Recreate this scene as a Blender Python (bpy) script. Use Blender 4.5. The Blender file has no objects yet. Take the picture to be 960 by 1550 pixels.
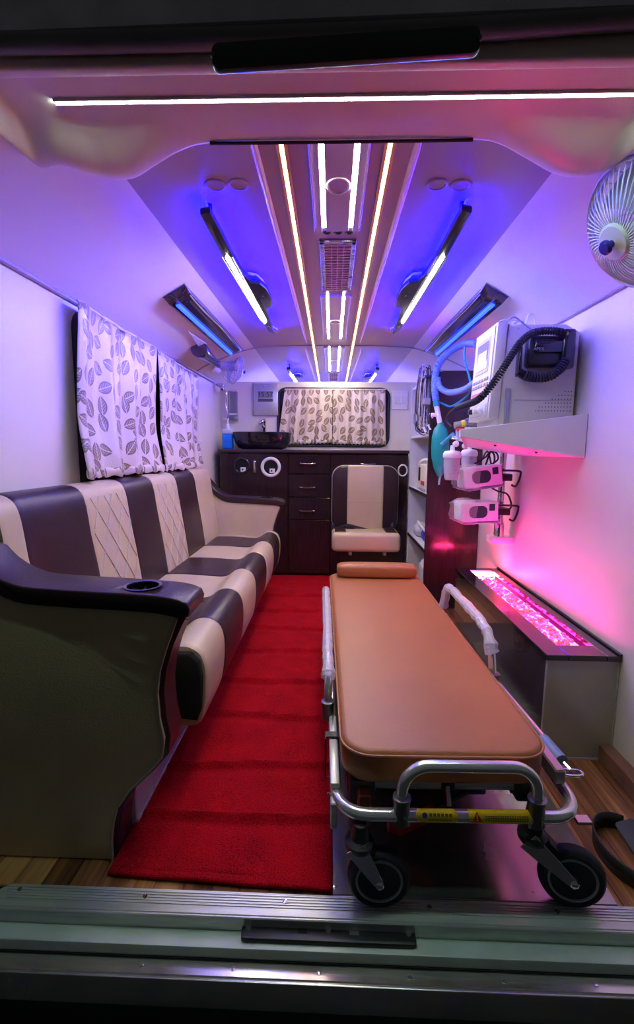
import bpy, bmesh, math, random
from mathutils import Vector, Matrix
random.seed(7)
S = bpy.context.scene
COL = S.collection
PI = math.pi
# ------------------------------------------------------------------ camera
F_PX, YAW, PITCH, ROLL, CAM_H = 700.0, -.031, .1325, .008, 1.08
_f = Vector((math.sin(YAW)*math.cos(PITCH), math.cos(YAW)*math.cos(PITCH), -math.sin(PITCH)))
_r = Vector((math.cos(YAW), -math.sin(YAW), 0)); _u = _r.cross(_f)
CR = _r*math.cos(ROLL)+_u*math.sin(ROLL); CU = _u*math.cos(ROLL)-_r*math.sin(ROLL); CF = _f
CC = Vector((0, 0, CAM_H))
cd = bpy.data.cameras.new('camera'); cam = bpy.data.objects.new('camera', cd); COL.objects.link(cam)
cam.matrix_world = Matrix(((CR.x, CU.x, -CF.x, 0), (CR.y, CU.y, -CF.y, 0), (CR.z, CU.z, -CF.z, CAM_H), (0, 0, 0, 1)))
cd.sensor_fit = 'VERTICAL'; cd.sensor_height = 36; cd.lens = 36*F_PX/1550; cd.clip_start = .02
S.camera = cam
# ------------------------------------------------------------------ light levels
S.view_settings.view_transform = 'Standard'; S.view_settings.look = 'None'
S.view_settings.exposure = .78; S.view_settings.gamma = 1; S.view_settings.use_curve_mapping = False
W = bpy.data.worlds.new('night_street'); S.world = W; W.use_nodes = True
W.node_tree.nodes['Background'].inputs[0].default_value = (.75, .8, .85, 1)
W.node_tree.nodes['Background'].inputs[1].default_value = .022
E_WHITE, E_YEL, E_BLUE, E_HEAD, E_PINK, E_RED = 54, 16, 7, 72, 12, 150

def at(x, y, **k):
    """photo pixel -> point on the plane X=, Y= or Z= (metres)"""
    d = CR*((x-480)/F_PX)-CU*((y-775)/F_PX)+CF
    (a, v), = k.items(); i = 'XYZ'.index(a)
    return CC+d*((v-CC[i])/d[i])

# ------------------------------------------------------------------ materials
MATS = {}
def nodes(name):
    m = bpy.data.materials.new(name); m.use_nodes = True; MATS[name] = m
    nt = m.node_tree
    return m, nt, nt.nodes['Principled BSDF']
def mat(name, col, rough=.5, metal=0, var=0, vscale=8, bump=0, bscale=60, coat=0, trans=0, ior=1.45, alpha=1, spec=.5, stretch=None, sheen=0):
    if name in MATS: return MATS[name]
    m, nt, b = nodes(name); N = nt.nodes; L = nt.links
    c = (*col, 1)
    b.inputs['Base Color'].default_value = c; b.inputs['Roughness'].default_value = rough; b.inputs['Metallic'].default_value = metal
    b.inputs['Coat Weight'].default_value = coat; b.inputs['Transmission Weight'].default_value = trans; b.inputs['IOR'].default_value = ior
    b.inputs['Alpha'].default_value = alpha; b.inputs['Specular IOR Level'].default_value = spec; b.inputs['Sheen Weight'].default_value = sheen
    tc = N.new('ShaderNodeTexCoord'); mp = N.new('ShaderNodeMapping'); L.new(tc.outputs['Object'], mp.inputs[0])
    if stretch: mp.inputs['Scale'].default_value = stretch
    if var:
        n = N.new('ShaderNodeTexNoise'); n.inputs['Scale'].default_value = vscale; n.inputs['Detail'].default_value = 5
        L.new(mp.outputs[0], n.inputs['Vector'])
        r = N.new('ShaderNodeValToRGB'); L.new(n.outputs['Fac'], r.inputs[0])
        r.color_ramp.elements[0].position = .3; r.color_ramp.elements[1].position = .7
        r.color_ramp.elements[0].color = tuple(x*(1-var) for x in col)+(1,); r.color_ramp.elements[1].color = tuple(min(1, x*(1+var)) for x in col)+(1,)
        L.new(r.outputs[0], b.inputs['Base Color'])
        q = N.new('ShaderNodeMath'); q.operation = 'MULTIPLY_ADD'; L.new(n.outputs['Fac'], q.inputs[0]); q.inputs[1].default_value = .2; q.inputs[2].default_value = max(0, rough-.1)
        L.new(q.outputs[0], b.inputs['Roughness'])
    if bump:
        n = N.new('ShaderNodeTexNoise'); n.inputs['Scale'].default_value = bscale; n.inputs['Detail'].default_value = 4
        L.new(mp.outputs[0], n.inputs['Vector'])
        bp = N.new('ShaderNodeBump'); bp.inputs['Strength'].default_value = bump; bp.inputs['Distance'].default_value = .01
        L.new(n.outputs['Fac'], bp.inputs['Height']); L.new(bp.outputs[0], b.inputs['Normal'])
    return m
def emit(name, col, strength):
    m, nt, b = nodes(name)
    b.inputs['Base Color'].default_value = (.8, .8, .8, 1)
    b.inputs['Emission Color'].default_value = (*col, 1); b.inputs['Emission Strength'].default_value = strength
    return m
wallm = mat('painted_wall', (.76, .69, .56), .38, var=.03, vscale=3, bump=.03, bscale=20)
wallback = mat('painted_partition', (.82, .77, .62), .4, var=.02, vscale=3)
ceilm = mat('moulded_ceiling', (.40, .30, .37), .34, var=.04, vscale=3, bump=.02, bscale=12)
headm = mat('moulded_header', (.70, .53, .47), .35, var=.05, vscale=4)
woodtrim = mat('brown_trim', (.22, .10, .06), .4, var=.3, vscale=12)
alu = mat('aluminium', (.60, .63, .61), .42, .55, var=.2, vscale=9, bump=.08, bscale=90, stretch=(.3, 8, 8))
steel = mat('polished_steel', (.66, .64, .60), .20, .8, var=.18, vscale=6, bump=.05, bscale=7)
steeld = mat('dull_steel', (.46, .45, .42), .24, .75, var=.25, vscale=4, bump=.06, bscale=6)
chrome = mat('chrome', (.82, .82, .84), .1, 1)
framem = mat('polished_tube', (.86, .86, .87), .2, .78)
darkmetal = mat('dark_metal', (.07, .07, .08), .35, .7)
mint = mat('mint_paint', (.58, .68, .62), .35, var=.08, vscale=10)
blk = mat('black_plastic', (.012, .012, .014), .35)
blkgloss = mat('black_gloss', (.01, .009, .011), .12, coat=.5)
rubber = mat('black_rubber', (.02, .02, .024), .7)
seal = mat('rubber_seal', (.14, .13, .135), .45, var=.2, vscale=5)
beige = mat('beige_leather', (.55, .44, .26), .36, var=.06, vscale=6, bump=.12, bscale=180)
brown = mat('dark_brown_leather', (.030, .014, .015), .34, var=.15, vscale=6, bump=.12, bscale=180)
velvet = mat('black_velvet', (.006, .006, .006), .9)
piping = mat('piping', (.42, .36, .27), .5)
tan = mat('tan_leather', (.40, .145, .045), .42, var=.08, vscale=4, bump=.1, bscale=220)
laminate = mat('wenge_laminate', (.026, .012, .014), .16, var=.25, vscale=6, stretch=(14, 14, 1))
white = mat('white_plastic', (.78, .78, .78), .35)
cream = mat('cream_plastic', (.64, .60, .44), .42, var=.03, vscale=6)
greyp = mat('grey_plastic', (.32, .32, .34), .4)
silver = mat('silver_paint', (.50, .50, .53), .35, .5)
clear = mat('clear_plastic', (.95, .95, .97), .08, trans=.92, ior=1.25)
railwrap = mat('rail_film', (.85, .85, .9), .2, trans=.3, ior=1.2, bump=.8, bscale=70, alpha=.68)
wrap = mat('plastic_wrap', (.85, .85, .9), .16, trans=.5, ior=1.2, bump=.6, bscale=90, alpha=.42)
def _wood():
    m, nt, b = nodes('wood_plank'); N = nt.nodes; L = nt.links
    oi = N.new('ShaderNodeObjectInfo'); tc = N.new('ShaderNodeTexCoord'); mp = N.new('ShaderNodeMapping'); L.new(tc.outputs['Object'], mp.inputs[0])
    mp.inputs['Scale'].default_value = (60, 3, 20)
    ad = N.new('ShaderNodeVectorMath'); ad.operation = 'ADD'; L.new(mp.outputs[0], ad.inputs[0])
    sc = N.new('ShaderNodeVectorMath'); sc.operation = 'SCALE'; sc.inputs[0].default_value = (31, 17, 5); L.new(oi.outputs['Random'], sc.inputs['Scale']); L.new(sc.outputs[0], ad.inputs[1])
    n = N.new('ShaderNodeTexNoise'); n.inputs['Scale'].default_value = 1; n.inputs['Detail'].default_value = 7; L.new(ad.outputs[0], n.inputs['Vector'])
    mx = N.new('ShaderNodeMath'); mx.operation = 'MULTIPLY_ADD'; L.new(oi.outputs['Random'], mx.inputs[0]); mx.inputs[1].default_value = .5; L.new(n.outputs['Fac'], mx.inputs[2])
    r = N.new('ShaderNodeValToRGB'); L.new(mx.outputs[0], r.inputs[0]); e = r.color_ramp.elements
    e[0].position = .35; e[0].color = (.05, .018, .008, 1); e[1].position = 1.0; e[1].color = (.62, .30, .11, 1)
    k = e.new(.68); k.color = (.26, .10, .035, 1)
    L.new(r.outputs[0], b.inputs['Base Color']); b.inputs['Roughness'].default_value = .3
    return m
wood = _wood()
def _carpet():
    m, nt, b = nodes('red_carpet'); N = nt.nodes; L = nt.links
    tc = N.new('ShaderNodeTexCoord')
    n = N.new('ShaderNodeTexNoise'); n.inputs['Scale'].default_value = 230; n.inputs['Detail'].default_value = 4; L.new(tc.outputs['Object'], n.inputs['Vector'])
    n2 = N.new('ShaderNodeTexNoise'); n2.inputs['Scale'].default_value = 9; L.new(tc.outputs['Object'], n2.inputs['Vector'])
    mx = N.new('ShaderNodeMath'); mx.operation = 'MULTIPLY_ADD'; L.new(n2.outputs['Fac'], mx.inputs[0]); mx.inputs[1].default_value = .35; L.new(n.outputs['Fac'], mx.inputs[2])
    r = N.new('ShaderNodeValToRGB'); L.new(mx.outputs[0], r.inputs[0]); e = r.color_ramp.elements
    e[0].position = .40; e[0].color = (.13, .001, .004, 1); e[1].position = .9; e[1].color = (.62, .003, .012, 1)
    L.new(r.outputs[0], b.inputs['Base Color']); b.inputs['Roughness'].default_value = .95; b.inputs['Specular IOR Level'].default_value = .1
    b.inputs['Sheen Weight'].default_value = .04; b.inputs['Sheen Tint'].default_value = (1, .3, .35, 1)
    bp = N.new('ShaderNodeBump'); bp.inputs['Strength'].default_value = .9; bp.inputs['Distance'].default_value = .006
    L.new(n.outputs['Fac'], bp.inputs['Height']); L.new(bp.outputs[0], b.inputs['Normal'])
    return m
carpet = _carpet()
def _leafcloth():
    """satin printed with scattered leaves (uv in metres)"""
    m, nt, b = nodes('leaf_satin'); N = nt.nodes; L = nt.links
    def M(op, a, bb=None, c=None):
        q = N.new('ShaderNodeMath'); q.operation = op
        for i, v in enumerate((a, bb, c)):
            if v is None: continue
            if isinstance(v, (int, float)): q.inputs[i].default_value = v
            else: L.new(v, q.inputs[i])
        return q.outputs[0]
    uv = N.new('ShaderNodeUVMap'); mp = N.new('ShaderNodeMapping'); mp.inputs['Scale'].default_value = (11.5, 11.5, 1); L.new(uv.outputs[0], mp.inputs[0])
    vo = N.new('ShaderNodeTexVoronoi'); vo.voronoi_dimensions = '2D'; vo.inputs['Scale'].default_value = 1; vo.inputs['Randomness'].default_value = .6
    L.new(mp.outputs[0], vo.inputs['Vector'])
    sb = N.new('ShaderNodeVectorMath'); sb.operation = 'SUBTRACT'; L.new(mp.outputs[0], sb.inputs[0]); L.new(vo.outputs['Position'], sb.inputs[1])
    sp = N.new('ShaderNodeSeparateColor'); L.new(vo.outputs['Color'], sp.inputs[0])
    ang = M('MULTIPLY_ADD', sp.outputs[0], 2.6, -1.3)
    vr = N.new('ShaderNodeVectorRotate'); vr.rotation_type = 'Z_AXIS'; L.new(sb.outputs[0], vr.inputs['Vector']); L.new(ang, vr.inputs['Angle'])
    xy = N.new('ShaderNodeSeparateXYZ'); L.new(vr.outputs[0], xy.inputs[0])
    ax = M('ABSOLUTE', xy.outputs[0]); y2 = M('POWER', M('DIVIDE', M('ABSOLUTE', xy.outputs[1]), .50), 2)
    d = M('ADD', M('DIVIDE', ax, .30), y2)                         # <1 inside the leaf
    inside = M('LESS_THAN', d, 1.0)
    rib = M('GREATER_THAN', ax, .022)
    edge = M('GREATER_THAN', d, .72)
    vein = M('GREATER_THAN', M('SINE', M('MULTIPLY', M('SUBTRACT', xy.outputs[1], ax), 42)), .2)
    inner = M('MULTIPLY_ADD', M('MAXIMUM', edge, vein), .35, .6)
    fac = M('MULTIPLY', M('MULTIPLY', inside, rib), inner)
    mx = N.new('ShaderNodeMix'); mx.data_type = 'RGBA'; L.new(fac, mx.inputs['Factor'])
    mx.inputs['A'].default_value = (.64, .54, .47, 1); mx.inputs['B'].default_value = (.17, .105, .04, 1)
    L.new(mx.outputs['Result'], b.inputs['Base Color']); b.inputs['Roughness'].default_value = .3; b.inputs['Sheen Weight'].default_value = .2
    n = N.new('ShaderNodeTexNoise'); n.inputs['Scale'].default_value = 30; L.new(uv.outputs[0], n.inputs['Vector'])
    bp = N.new('ShaderNodeBump'); bp.inputs['Strength'].default_value = .35; bp.inputs['Distance'].default_value = .01; L.new(n.outputs['Fac'], bp.inputs['Height']); L.new(bp.outputs[0], b.inputs['Normal'])
    return m
leafcloth = _leafcloth()
marble = mat('black_marble', (.012, .010, .014), .12, var=.9, vscale=18, coat=.4)
ewhite = emit('tube_white', (1.0, .94, .82), E_WHITE)
ehead = emit('strip_cool', (.62, 1.0, .84), E_HEAD)
eyel = emit('strip_warm', (1.0, .62, .13), E_YEL)
eblue = emit('tube_blue', (.006, .022, 1.0), E_BLUE)
eblue.node_tree.nodes['Principled BSDF'].inputs['Base Color'].default_value = (.02, .04, .3, 1)
eglow = emit('glow_blue', (.0, .0, 1.0), 250)
epink = emit('tray_magenta', (1.0, .025, .74), E_PINK)
ered = emit('strip_red', (1.0, .03, .09), E_RED)

# ------------------------------------------------------------------ mesh helpers
ORG = {}
class MB:
    def __init__(s): s.v = []; s.f = []; s.uv = None
    def add(s, vs, fs):
        n = len(s.v); s.v += [Vector(p) for p in vs]; s.f += [tuple(i+n for i in f) for f in fs]; return s
    def bm(s, bm, M=None):
        if M: bm.transform(M)
        bm.verts.index_update(); s.add([v.co.copy() for v in bm.verts], [[v.index for v in f.verts] for f in bm.faces]); bm.free(); return s
    def box(s, x0, x1, y0, y1, z0, z1, bev=0, seg=2, M=None):
        bm = bmesh.new(); bmesh.ops.create_cube(bm, size=1)
        for v in bm.verts: v.co = Vector(((x0+x1)/2+v.co.x*(x1-x0), (y0+y1)/2+v.co.y*(y1-y0), (z0+z1)/2+v.co.z*(z1-z0)))
        if bev: bmesh.ops.bevel(bm, geom=bm.edges[:], offset=bev, segments=seg, profile=.5, affect='EDGES')
        return s.bm(bm, M)
    def tube(s, pts, r, n=10, closed=False, cap=True):
        pts = [Vector(p) for p in pts]; m = len(pts); vs = []; fs = []; up = None
        for i, p in enumerate(pts):
            a = pts[(i-1) % m] if (closed or i) else p; b = pts[(i+1) % m] if (closed or i < m-1) else p
            t = (b-a).normalized() if (b-a).length > 1e-9 else Vector((0, 0, 1))
            if up is None: up = t.orthogonal().normalized()
            up = up-t*up.dot(t)
            up = up.normalized() if up.length > 1e-6 else t.orthogonal().normalized()
            sd = t.cross(up); ri = r[i] if isinstance(r, (list, tuple)) else r
            vs += [p+(up*math.cos(2*PI*k/n)+sd*math.sin(2*PI*k/n))*ri for k in range(n)]
        for i in range(m if closed else m-1):
            j = (i+1) % m
            fs += [(i*n+k, i*n+(k+1) % n, j*n+(k+1) % n, j*n+k) for k in range(n)]
        if cap and not closed: fs += [tuple(range(n-1, -1, -1)), tuple(range((m-1)*n, m*n))]
        return s.add(vs, fs)
    def lathe(s, prof, n=24, M=Matrix(), caps=True):
        vs = []; fs = []; m = len(prof)
        for r, z in prof: vs += [M @ Vector((r*math.cos(2*PI*k/n), r*math.sin(2*PI*k/n), z)) for k in range(n)]
        for i in range(m-1): fs += [(i*n+k, i*n+(k+1) % n, (i+1)*n+(k+1) % n, (i+1)*n+k) for k in range(n)]
        if caps and prof[0][0] > 1e-5: fs.append(tuple(range(n-1, -1, -1)))
        if caps and prof[-1][0] > 1e-5: fs.append(tuple(range((m-1)*n, m*n)))
        return s.add(vs, fs)
    def prism(s, poly, to3, w0, w1, bev=0, seg=2):
        """poly of (u, v) swept from w0 to w1 ; to3(u, v, w) -> point"""
        bm = bmesh.new(); n = len(poly)
        A = [bm.verts.new(to3(u, v, w0)) for u, v in poly]; B = [bm.verts.new(to3(u, v, w1)) for u, v in poly]
        fa = bm.faces.new(A); fb = bm.faces.new(B[::-1])
        for i in range(n): bm.faces.new((A[(i+1) % n], A[i], B[i], B[(i+1) % n]))
        bmesh.ops.recalc_face_normals(bm, faces=bm.faces[:])
        if bev: bmesh.ops.bevel(bm, geom=list(set(fa.edges[:]+fb.edges[:])), offset=bev, segments=seg, profile=.5, affect='EDGES')
        return s.bm(bm)
    def ball(s, c, r, sub=2, M=None):
        bm = bmesh.new(); bmesh.ops.create_icosphere(bm, subdivisions=sub, radius=1)
        r = r if isinstance(r, (tuple, list)) else (r, r, r)
        T = Matrix.Translation(c) @ (M or Matrix()) @ Matrix.Diagonal((*r, 1))
        return s.bm(bm, T)
    def grid(s, fn, nu, nv, uvf=None):
        n = len(s.v); s.v += [Vector(fn(i/nu, j/nv)) for j in range(nv+1) for i in range(nu+1)]
        s.f += [(n+j*(nu+1)+i, n+j*(nu+1)+i+1, n+(j+1)*(nu+1)+i+1, n+(j+1)*(nu+1)+i) for j in range(nv) for i in range(nu)]
        if uvf: s.uv = [uvf(i/nu, j/nv) for j in range(nv+1) for i in range(nu+1)]
        return s
    def build(s, name, m, parent=None, ang=35, solid=0, subd=0):
        if parent is None:
            xs = [v.x for v in s.v]; ys = [v.y for v in s.v]; zs = [v.z for v in s.v]
            o0 = Vector(((min(xs)+max(xs))/2, (min(ys)+max(ys))/2, min(zs)))
        else: o0 = ORG[parent.name]
        me = bpy.data.meshes.new(name); me.from_pydata([v-o0 for v in s.v], [], s.f)
        bm = bmesh.new(); bm.from_mesh(me); bmesh.ops.recalc_face_normals(bm, faces=bm.faces[:]); bm.to_mesh(me); bm.free()
        if s.uv:
            ul = me.uv_layers.new(name='UVMap')
            for lp in me.loops: ul.data[lp.index].uv = s.uv[lp.vertex_index]
        for p in me.polygons: p.use_smooth = True
        me.set_sharp_from_angle(angle=math.radians(ang))
        me.materials.append(m)
        o = bpy.data.objects.new(name, me); COL.objects.link(o)
        if parent is None: o.location = o0
        else: o.parent = parent
        ORG[o.name] = o0
        if solid: q = o.modifiers.new('solid', 'SOLIDIFY'); q.thickness = solid; q.offset = 0
        if subd: q = o.modifiers.new('subd', 'SUBSURF'); q.levels = subd; q.render_levels = subd
        return o
def tag(o, label, cat, group=None):
    o['label'] = label; o['category'] = cat
    if group: o['group'] = group
    return o
def struct(o, label=None):
    o['kind'] = 'structure'
    if label: o['label'] = label
    return o
def thing(name, label, cat, loc, group=None):
    o = bpy.data.objects.new(name, None); o.empty_display_size = .05; COL.objects.link(o); o.location = loc; ORG[o.name] = Vector(loc)
    return tag(o, label, cat, group)
def part(o, label): o['label'] = label; return o
def share(name, src, parent, loc=(0, 0, 0), rot=None):
    """another piece with the mesh data of src"""
    c = bpy.data.objects.new(name, src.data); COL.objects.link(c); c.parent = parent; c.location = loc
    if rot: c.rotation_euler = rot
    ORG[c.name] = ORG[src.name]
    return c
def cr(pts, n=8, closed=False):
    pts = [Vector(p) for p in pts]; m = len(pts); out = []
    for i in range(m if closed else m-1):
        g = (lambda k: pts[k % m]) if closed else (lambda k: pts[min(max(k, 0), m-1)])
        a, b, c, d = g(i-1), g(i), g(i+1), g(i+2)
        for k in range(n):
            t = k/n; out.append(.5*((2*b)+(c-a)*t+(2*a-5*b+4*c-d)*t*t+(3*b-a-3*c+d)*t**3))
    if not closed: out.append(pts[-1])
    return out
def frame(o, z, x=None):
    """matrix with local z along z, at o"""
    z = Vector(z).normalized(); x = Vector(x) if x else z.orthogonal(); x = (x-z*x.dot(z)).normalized(); y = z.cross(x)
    return Matrix(((x.x, y.x, z.x, o[0]), (x.y, y.y, z.y, o[1]), (x.z, y.z, z.z, o[2]), (0, 0, 0, 1)))
def lerp(tab, x):
    if x <= tab[0][0]: return tab[0][1]
    for (a, b), (c, d) in zip(tab, tab[1:]):
        if x <= c: return b+(d-b)*(x-a)/(c-a)
    return tab[-1][1]
def smooth_lerp(tab, x):
    xs = [p[0] for p in tab]
    if x <= xs[0]: return tab[0][1]
    if x >= xs[-1]: return tab[-1][1]
    i = max(k for k in range(len(xs)-1) if xs[k] <= x); t = (x-xs[i])/(xs[i+1]-xs[i]); t = t*t*(3-2*t)
    return tab[i][1]*(1-t)+tab[i+1][1]*t
def text(name, body, size, M, m, parent, ext=.0004):
    cu = bpy.data.curves.new(name, 'FONT'); cu.body = body; cu.size = size; cu.align_x = 'CENTER'; cu.align_y = 'CENTER'; cu.extrude = ext; cu.resolution_u = 3
    t = bpy.data.objects.new('tmp', cu); me = bpy.data.meshes.new_from_object(t)
    bpy.data.objects.remove(t); bpy.data.curves.remove(cu)
    b = MB(); b.add([M @ v.co for v in me.vertices], [tuple(p.vertices) for p in me.polygons]); bpy.data.meshes.remove(me)
    return b.build(name, m, parent)
XZ = lambda u, v, w: Vector((u, w, v))      # outline in x-z, swept along y
XY = lambda u, v, w: Vector((u, v, w))
YZ = lambda u, v, w: Vector((w, u, v))
def rrect(w, h, r, n=5):
    out = []
    for cx, cy, a0 in ((w/2-r, h/2-r, 0), (-w/2+r, h/2-r, 90), (-w/2+r, -h/2+r, 180), (w/2-r, -h/2+r, 270)):
        out += [(cx+r*math.cos(math.radians(a0+90*k/n)), cy+r*math.sin(math.radians(a0+90*k/n))) for k in range(n+1)]
    return out
def copy_tree(o, parent=None):
    c = o.copy(); COL.objects.link(c); c.parent = parent
    for ch in [x for x in bpy.data.objects if x.parent == o]: copy_tree(ch, c)
    return c
# ================================================================== the van body
CPROF = [(0, 1.84), (.30, 1.839), (.45, 1.833), (.52, 1.829), (.58, 1.822), (.72, 1.778), (.85, 1.724), (.95, 1.674), (1.0, 1.64), (1.03, 1.62)]
def cz(x): return lerp(CPROF, abs(x))
def cnorm(x):
    d = (cz(abs(x)+.03)-cz(max(0, abs(x)-.03)))/(.03+min(.03, abs(x)) or 1)
    n = Vector((d if x > 0 else -d, 0, -1)); return n.normalized()
Y0, YP, YE = .985, 4.22, 5.4
fl = struct(MB().box(-1.03, 1.03, Y0, YE, -.06, -.006).build('floor', mat('underlay', (.03, .02, .015), .8)), 'dark floor carrying brown wooden planks')
pw = 2.0/28; px0 = None
for k in range(28):
    x = -1+k*pw
    if px0 is None:
        px0 = MB().box(x+.0006, x+pw-.0006, Y0+.01, 3.9, -.008, 0, .0012, 1).build('plank', wood, fl)
    else: share('plank', px0, fl, (k*pw, 0, 0))
# side walls
struct(MB().box(-1.04, -1.0, Y0, YE, -.01, 1.645).build('wall_left', wallm), 'smooth off-white panelled wall beside the sofa')
struct(MB().box(1.0, 1.04, Y0, YE, -.01, 1.645).build('wall_right', wallm), 'smooth off-white wall carrying the medical shelf')
struct(MB().box(-1.0, 1.0, YP, YP+.03, 0, 1.683, .004, 1).build('wall_back', wallback), 'cream partition above the dark counter')
struct(MB().box(-1.03, 1.03, YE, YE+.03, 0, 1.9).build('wall_front', wallm))
def shell(xs, name, m, lab):
    P = [(x, cz(x)) for x in xs]; b = MB(); n = len(P); ys = [1.0+(YE-1.0)*k/16 for k in range(17)]
    for y in ys: b.v += [Vector((x, y, z)) for x, z in P]
    m0 = len(b.v)
    for y in ys: b.v += [Vector((x, y, z+.03)) for x, z in P]
    for j in range(16):
        for i in range(n-1):
            a = j*n+i; b.f.append((a, a+1, a+n+1, a+n)); a += m0; b.f.append((a, a+n, a+n+1, a+1))
        for i in (0, n-1): a = j*n+i; b.f.append((a, a+n, a+n+m0, a+m0))
    for i in range(n-1):
        for j in (0, 16): a = j*n+i; b.f.append((a, a+1, a+1+m0, a+m0))
    return struct(b.build(name, m, ang=60), lab)
XC = [x for x, z in CPROF if x <= .58]; XW = [x for x, z in CPROF if x >= .58]
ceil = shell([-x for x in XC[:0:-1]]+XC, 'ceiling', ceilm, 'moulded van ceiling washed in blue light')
shell([-x for x in XW[::-1]], 'trim_12', wallm, 'sloping off-white panel between the sofa side wall and the ceiling')
shell(XW, 'trim_13', wallm, 'sloping off-white panel between the shelf side wall and the ceiling')
# ceiling seam (a raised rib across the roof) and side trims
seam = MB().tube([(x, 3.5-.12*(abs(x) > .5)*(abs(x)-.5), cz(x)-.001) for x in [k/20-1 for k in range(41)]], .006, 6).build('seam', mat('seam', (.35, .3, .3), .5), ceil)
struct(MB().box(-1.0, -.985, Y0, 3.95, 1.628, 1.644, .004, 1).build('trim_1', mat('trim_rail', (.36, .27, .22), .4)), 'thin curtain rail trim along the left wall')
struct(MB().box(.985, 1.0, Y0, 3.95, 1.640, 1.660, .004, 1).build('trim_2', MATS['trim_rail']), 'thin trim along the top of the right wall')
struct(MB().box(.955, 1.0, Y0, 3.1, 0, .062, .004, 1).build('baseboard_right', woodtrim), 'brown wooden skirting beside the stretcher')
# ------------------------------------------------------------------ header above the rear doors
# a soffit seen from below: straight outer edge at the door, lobed inner edge over the corner pods
EDGE = [(-150, 60, 1.720), (-60, 150, 1.730), (0, 205, 1.740), (40, 238, 1.741), (66, 255, 1.743), (95, 251, 1.745), (135, 262, 1.748), (165, 271, 1.751), (185, 272, 1.752), (208, 268, 1.758), (238, 249, 1.769), (275, 228, 1.783), (318, 217, 1.790), (420, 216, 1.793), (520, 215, 1.793), (620, 214, 1.793), (718, 212, 1.790), (755, 218, 1.783), (795, 239, 1.769), (830, 259, 1.758), (855, 267, 1.752), (880, 268, 1.751), (905, 263, 1.748), (930, 251, 1.745), (965, 225, 1.741), (1020, 185, 1.735), (1110, 110, 1.720)]
EP = cr([at(x, y, Z=z) for x, y, z in EDGE], 6)
def z0(x): return min(1.787, cz(x)-.003)
def hd(i, v):
    e = EP[i]
    if v > .9:
        t = (v-.9)/.1; return e+Vector((0, .03*t, .05*t+.012*math.sin(t*PI)-.012*math.sin(PI*t)))
    t = v/.9; p = Vector((e.x*.93, .965, 0)).lerp(e, t); k = max(0, (t-.45)/.55); k = k*k*(3-2*k); p.z = z0(p.x)*(1-k)+min(e.z, cz(e.x)-.004)*k; pod = math.exp(-((abs(e.x)-.56)/.14)**2)
    p.z -= .020*pod*math.sin(PI*max(0, (t-.35)/.65)**1.3)
    return p
b = MB(); nE = len(EP); nV = 30
for j in range(nV+1): b.v += [hd(i, j/nV) for i in range(nE)]
b.f = [(j*nE+i, j*nE+i+1, (j+1)*nE+i+1, (j+1)*nE+i) for j in range(nV) for i in range(nE-1)]
hdo = struct(b.build('trim_3', headm, ang=80), 'moulded header panel with two rounded lobes over the rear door')
t = thing('header_light_strip', 'long cool white light strip running across the header panel', 'light strip', (.1, 1.09, 1.81))
a0, a1 = at(85, 158, Z=1.781), at(1010, 147, Z=1.781)
MB().box(a0.x, a1.x, a0.y-.004, a0.y+.004, 1.7825, 1.790, .0005, 1).build('diffuser', ehead, t); MB().box(a0.x-.003, a1.x, a0.y-.0075, a0.y-.0045, 1.7825, 1.792).build('channel', white, t); MB().box(a0.x-.003, a1.x, a0.y+.0045, a0.y+.0075, 1.7825, 1.792).build('channel', white, t)
tag(MB().tube([at(x, y, Z=1.787) for x, y in ((318, 217), (520, 215), (716, 212))], .0035, 6).build('wire_conduit', rubber), 'thin black conduit along the straight lower edge of the header', 'conduit')
# lip, rubber seal and lintel above the header
struct(MB().box(-1.0, 1.0, .945, .972, 1.781, 1.88, .008, 3).build('trim_4', headm), 'painted lip of the rear door opening')
g = [at(x, y, Y=.93) for x, y in ((-150, 66), (0, 66), (300, 60), (480, 54), (720, 44), (960, 28), (1150, 18))]
struct(MB().tube(cr(g, 6), .017, 12).build('trim_5', seal), 'dark rubber seal above the rear door')
struct(MB().prism([(-1.1, 1.81), (1.1, 1.85), (1.1, 2.06), (-1.1, 2.06)], XZ, .915, .95, .01).build('trim_6', mat('lintel_grey', (.60, .55, .57), .35, var=.2)), 'dark grey lintel of the rear door frame')
c0 = at(522, 71, Y=.90); Mb = Matrix.Translation(c0) @ Matrix.Rotation(-.042, 4, 'Y')
t = thing('latch_bar', 'long black plastic latch bar set into the top of the door frame', 'latch', c0)
MB().prism(rrect(.467, .044, .014), lambda u, v, w: Mb @ Vector((u, w, v)), 0, .014, .004).build('plate', blk, t)
for u in (-.23, .23): MB().lathe([(0, -.004), (.004, -.003), (.005, 0)], 10, Mb @ Matrix.Translation((u, 0, 0)) @ Matrix.Rotation(PI/2, 4, 'X') @ Matrix.Rotation(PI, 4, 'X')).build('screw', darkmetal, t)
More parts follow.
